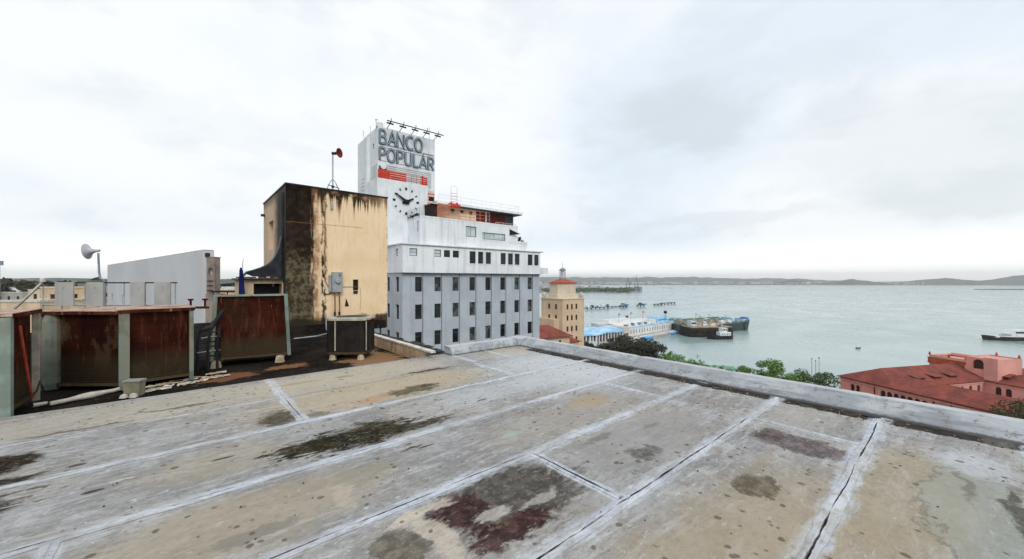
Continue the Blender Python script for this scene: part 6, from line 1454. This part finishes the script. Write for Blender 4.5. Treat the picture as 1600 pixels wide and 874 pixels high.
def finger(pxa, pya, pxb, pyb, label, w=3, h=2.2, blue=False, rails=6):
    fa, fb = 38.6*596/(pya-437), 38.6*596/(pyb-437); ra, rb = (pxa-800)/596*fa, (pxb-800)/596*fb
    L_ = math.hypot(rb-ra, fb-fa); l_, r_ = frame(ra, fa, math.degrees(math.atan2(rb-ra, fb-fa)), SEA)
    t = thing('finger_pier', label, 'pier', l_, r_, 'far finger piers in the bay')
    mb = MB(); mb.box(0, L_, 0, w, h-.9, h); mb.build('deck', M['hull_grey'], t)
    mb = MB(); n_ = max(2, int(L_/8))
    for i in range(n_+1): mb.bar((L_*i/n_, w*.5, -1), (L_*i/n_, w*.5, h-.9), 1.4)
    tag(mb.build('piles', M['bark'], t), kind='stuff')
    if blue:
        rnd = random.Random(2)
        for i in range(rails):
            x = rnd.uniform(0, L_*.9); mb = MB(); mb.box(x, x+rnd.uniform(2,6), .3, w-.3, h+.003, h+rnd.uniform(1.2,3.2)); mb.build('pier_boat', M[rnd.choice(['blue','blue_roof','steel','water_white'])], t)
finger(913, 484.5, 952, 481.8, 'longest far pier with small blue boats, left of the group', 5, 2.4, True, 16)
finger(951, 481.5, 981, 479.6, 'far pier of separate dark piles right of the longest one', 2, 1.8, False)
finger(972, 480.6, 980, 480.0, 'short dark dolphin at the right end of the piled pier', 5, 2.6, True, 3)
finger(998, 479.6, 1008, 479.2, 'isolated dark dolphin in the middle of the group', 5, 2.6, True, 2)
finger(1025, 478.0, 1036, 477.2, 'dark dolphin at the left end of the rightmost far pier', 5, 2.4, False)
finger(1035, 476.6, 1056, 475.3, 'rightmost far pier, a low dark strip', 4, 2.8, False)
# old wakes: thin foam streaks on the water
def wake(pts, w, label):
    P = []
    for px, py in pts: f_ = 38.6*596/(py-437); P.append(Vector((*W((px-800)/596*f_, f_), SEA+.02)))
    mb = MB(); vs = []; n_ = 60
    for i in range(n_+1):
        u = i/n_*(len(P)-1); k = min(int(u), len(P)-2); p = P[k].lerp(P[k+1], u-k); d = (P[k+1]-P[k]).normalized(); nn = Vector((-d.y, d.x, 0))
        ww = w*(.4+.6*abs(N3(i*.31, w)))*min(1, i/6, (n_-i)/6); o_ = nn*w*.8*N3(i*.12, 3+w); vs += [tuple(p+o_+nn*ww), tuple(p+o_-nn*ww)]
    mb.add(vs, [(2*i, 2*i+1, 2*i+3, 2*i+2) for i in range(n_)]); tag(mb.build('foam_streak', M['foam']), label, 'wake', kind='stuff')
def foam():
    t = NT('foam_streak'); P = t.geo.outputs['Position']; n = t.noise(P, .25, 5, .7)
    tr = t.n('ShaderNodeBsdfTransparent'); mx = t.n('ShaderNodeMixShader'); t.done((.55,.62,.62), .6)
    t.l(t.mr(n, .42, .66, 0, .55), mx.inputs[0]); t.l(tr.outputs[0], mx.inputs[1]); t.l(t.b.outputs[0], mx.inputs[2]); t.l(mx.outputs[0], t.out.inputs[0]); return t.mat
M['foam'] = foam()
wake([(1420,534),(1445,540),(1475,548)], 1.1, 'faint white wake in front of the pink roof tower')
wake([(1515,505),(1550,508),(1600,512)], 2.2, 'faint pale wake behind the ferry')
wake([(1210,504),(1310,508),(1450,520)], 1.6, 'long faint pale streak across the middle of the bay')
wake([(1170,490),(1290,494),(1420,499)], 1.5, 'long faint pale streak beyond the cargo barge')

# ================================================================== OLD TOWN AT THE LEFT
def house(name, label, r, f, az, w, d, ztop, wall, roof=None, rows=2, cols=4, parapet=True, group='houses of the old town at the left', cat='house'):
    l_, r_ = frame(r, f, az, 0); t = thing(name, label, cat, l_, r_, group)
    hs = [( (i+.5)*w/cols-.45, (i+.5)*w/cols+.45, ztop-1.0-3.2*j-1.5, ztop-1.0-3.2*j) for i in range(cols) for j in range(rows)]
    hd = [( (i+.5)*d/3-.45, (i+.5)*d/3+.45, ztop-1.0-3.2*j-1.5, ztop-1.0-3.2*j) for i in range(3) for j in range(rows)]
    mb = MB(); mb.wall((0,0),(1,0),w,-36,ztop,hs,.2); mb.wall((w,0),(0,1),d,-36,ztop,hd,.2); mb.wall((w,d),(-1,0),w,-36,ztop); mb.wall((0,d),(0,-1),d,-36,ztop); mb.poly([(0,0,ztop-.5),(w,0,ztop-.5),(w,d,ztop-.5),(0,d,ztop-.5)]); mb.build('wall', M[wall], t)
    me = None
    for a, b, c_, e_ in hs:
        m_ = MB(); m_.box(a,b,.14,.17,c_,e_); m_.build('window', M['brick_dim'], t)
    for a, b, c_, e_ in hd:
        m_ = MB(); m_.box(w-.17,w-.14,a,b,c_,e_); m_.build('window', M['brick_dim'], t)
    if parapet:
        mb = MB(); mb.box(-.1,w+.1,-.1,.15,ztop+.003,ztop+.25); mb.box(w-.15,w+.1,.153,d,ztop+.003,ztop+.25); mb.build('parapet', M[roof or wall], t)
    return t
def at(px, f): return (px-800)/596*f
rnd = random.Random(21)
H = [('flat roofed salmon building at the far left edge', -40, 42, 90, 7.2, 9, -.9, 'pent_wall', 'pvc'),
     ('long low cream roofed building right of the salmon one', 26, 56, 90, 5.5, 9, -1.6, 'cream_pale', 'pvc'),
     ('buff building behind the white end post of the screen', 62, 62, 90, 4.2, 8, .2, 'beige_wall', 'cream_pale'),
     ('small pale building seen between the first two grey boards', 108, 70, 92, 8, 8, -.3, 'cream', 'pvc'),
     ('tall narrow greenish building seen between the first two grey boards', 121, 80, 92, 3.2, 5, 1.2, 'green_post', None),
     ('cream house low between the second board and the pale wall', 130, 56, 92, 7, 7, -1.2, 'cream_pale', None),
     ('pale building on the slope under the hill at far left', -8, 110, 95, 9, 10, -2.2, 'grey_board', 'cream_pale'),
     ('white walled house on the slope under the hill', 44, 100, 88, 7, 9, -1.2, 'cream_pale', None),
     ('small buff house right of the roof pier', 338, 46, 92, 2.4, 6, .3, 'cream', 'pvc'),
     ('pale flat building behind the dark handrail', 346, 120, 92, 12, 9, -.9, 'bank_white', None),
     ('low pale green walled building left of the ochre tower', 352, 75, 92, 5, 6, -.8, 'grey_board', 'green_post')]
H += [('small grey roofed house lowest down, behind the left edge condenser', 14, 70, 88, 6, 6, -3.2, 'grey_board', 'concrete'), ('narrow buff house just left of the white brace', 48, 76, 92, 4, 6, -2.6, 'beige_wall', 'pvc'), ('pink house at far left beyond the vaulted roof', 30, 135, 90, 8, 8, -2.8, 'pink_pale', 'grey_board'), ('tiny white house under the dark trees at far left', 2, 150, 90, 7, 7, -1.6, 'bank_white', 'concrete'), ('tan block below the hill between white brace and first board', 72, 120, 90, 7, 7, -1.2, 'beige_wall', None)]
for lb, px, f, az, w, d, zt_, wl, rf in H: house('town_house', lb, at(px, f), f, az, w, d, zt_, wl, rf, 2, max(1, int(w/3)), True)
t = thing('market_hall', 'low white vaulted roof among the houses at far left', 'building', *frame(at(22, 62), 62, 92, 0))
mb = MB(); n = 10; vs = []
for i in range(n+1):
    a = math.pi*i/n; vs += [(5-5*math.cos(a), 0, -3.0+1.5*math.sin(a)), (5-5*math.cos(a), 8, -3.0+1.5*math.sin(a))]
mb.add(vs, [(2*i,2*i+2,2*i+3,2*i+1) for i in range(n)]+[tuple(2*i for i in range(n+1))]); mb.build('roof', M['bank_white'], t)
mb = MB(); mb.wall((0.1,.1),(1,0),9.8,-36,-3.0); mb.wall((9.9,.1),(0,1),7.8,-36,-3.0); mb.build('wall', M['cream_pale'], t)
t = thing('floodlight_mast', 'tiny blue grey floodlight at the left edge of the picture above the roofs', 'lamp', (*W(at(-1.5, 22), 22), -3))
mb = MB(); mb.bar((0,0,0),(0,0,5.4),.06); mb.build('pole', M['pole_blue'], t); mb = MB(); mb.box(-.1,.14,-.1,.1,5.42,5.68); mb.build('head', M['pole_blue'], t)

# ================================================================== AIR
mb = MB(); mb.box(-6000, 6000, -6000, 6000, SEA-1.0, 74)
hz = mb.build('haze', []); tag(hz, kind='stuff')
hm = bpy.data.materials.new('haze'); hm.use_nodes = True; hm.node_tree.nodes.clear()
o_ = hm.node_tree.nodes.new('ShaderNodeOutputMaterial'); v_ = hm.node_tree.nodes.new('ShaderNodeVolumePrincipled')
v_.inputs['Color'].default_value = (.98,.99,1.0,1); v_.inputs['Density'].default_value = 1.9e-4; v_.inputs['Anisotropy'].default_value = .75
hm.node_tree.links.new(v_.outputs[0], o_.inputs['Volume']); hz.data.materials.append(hm)
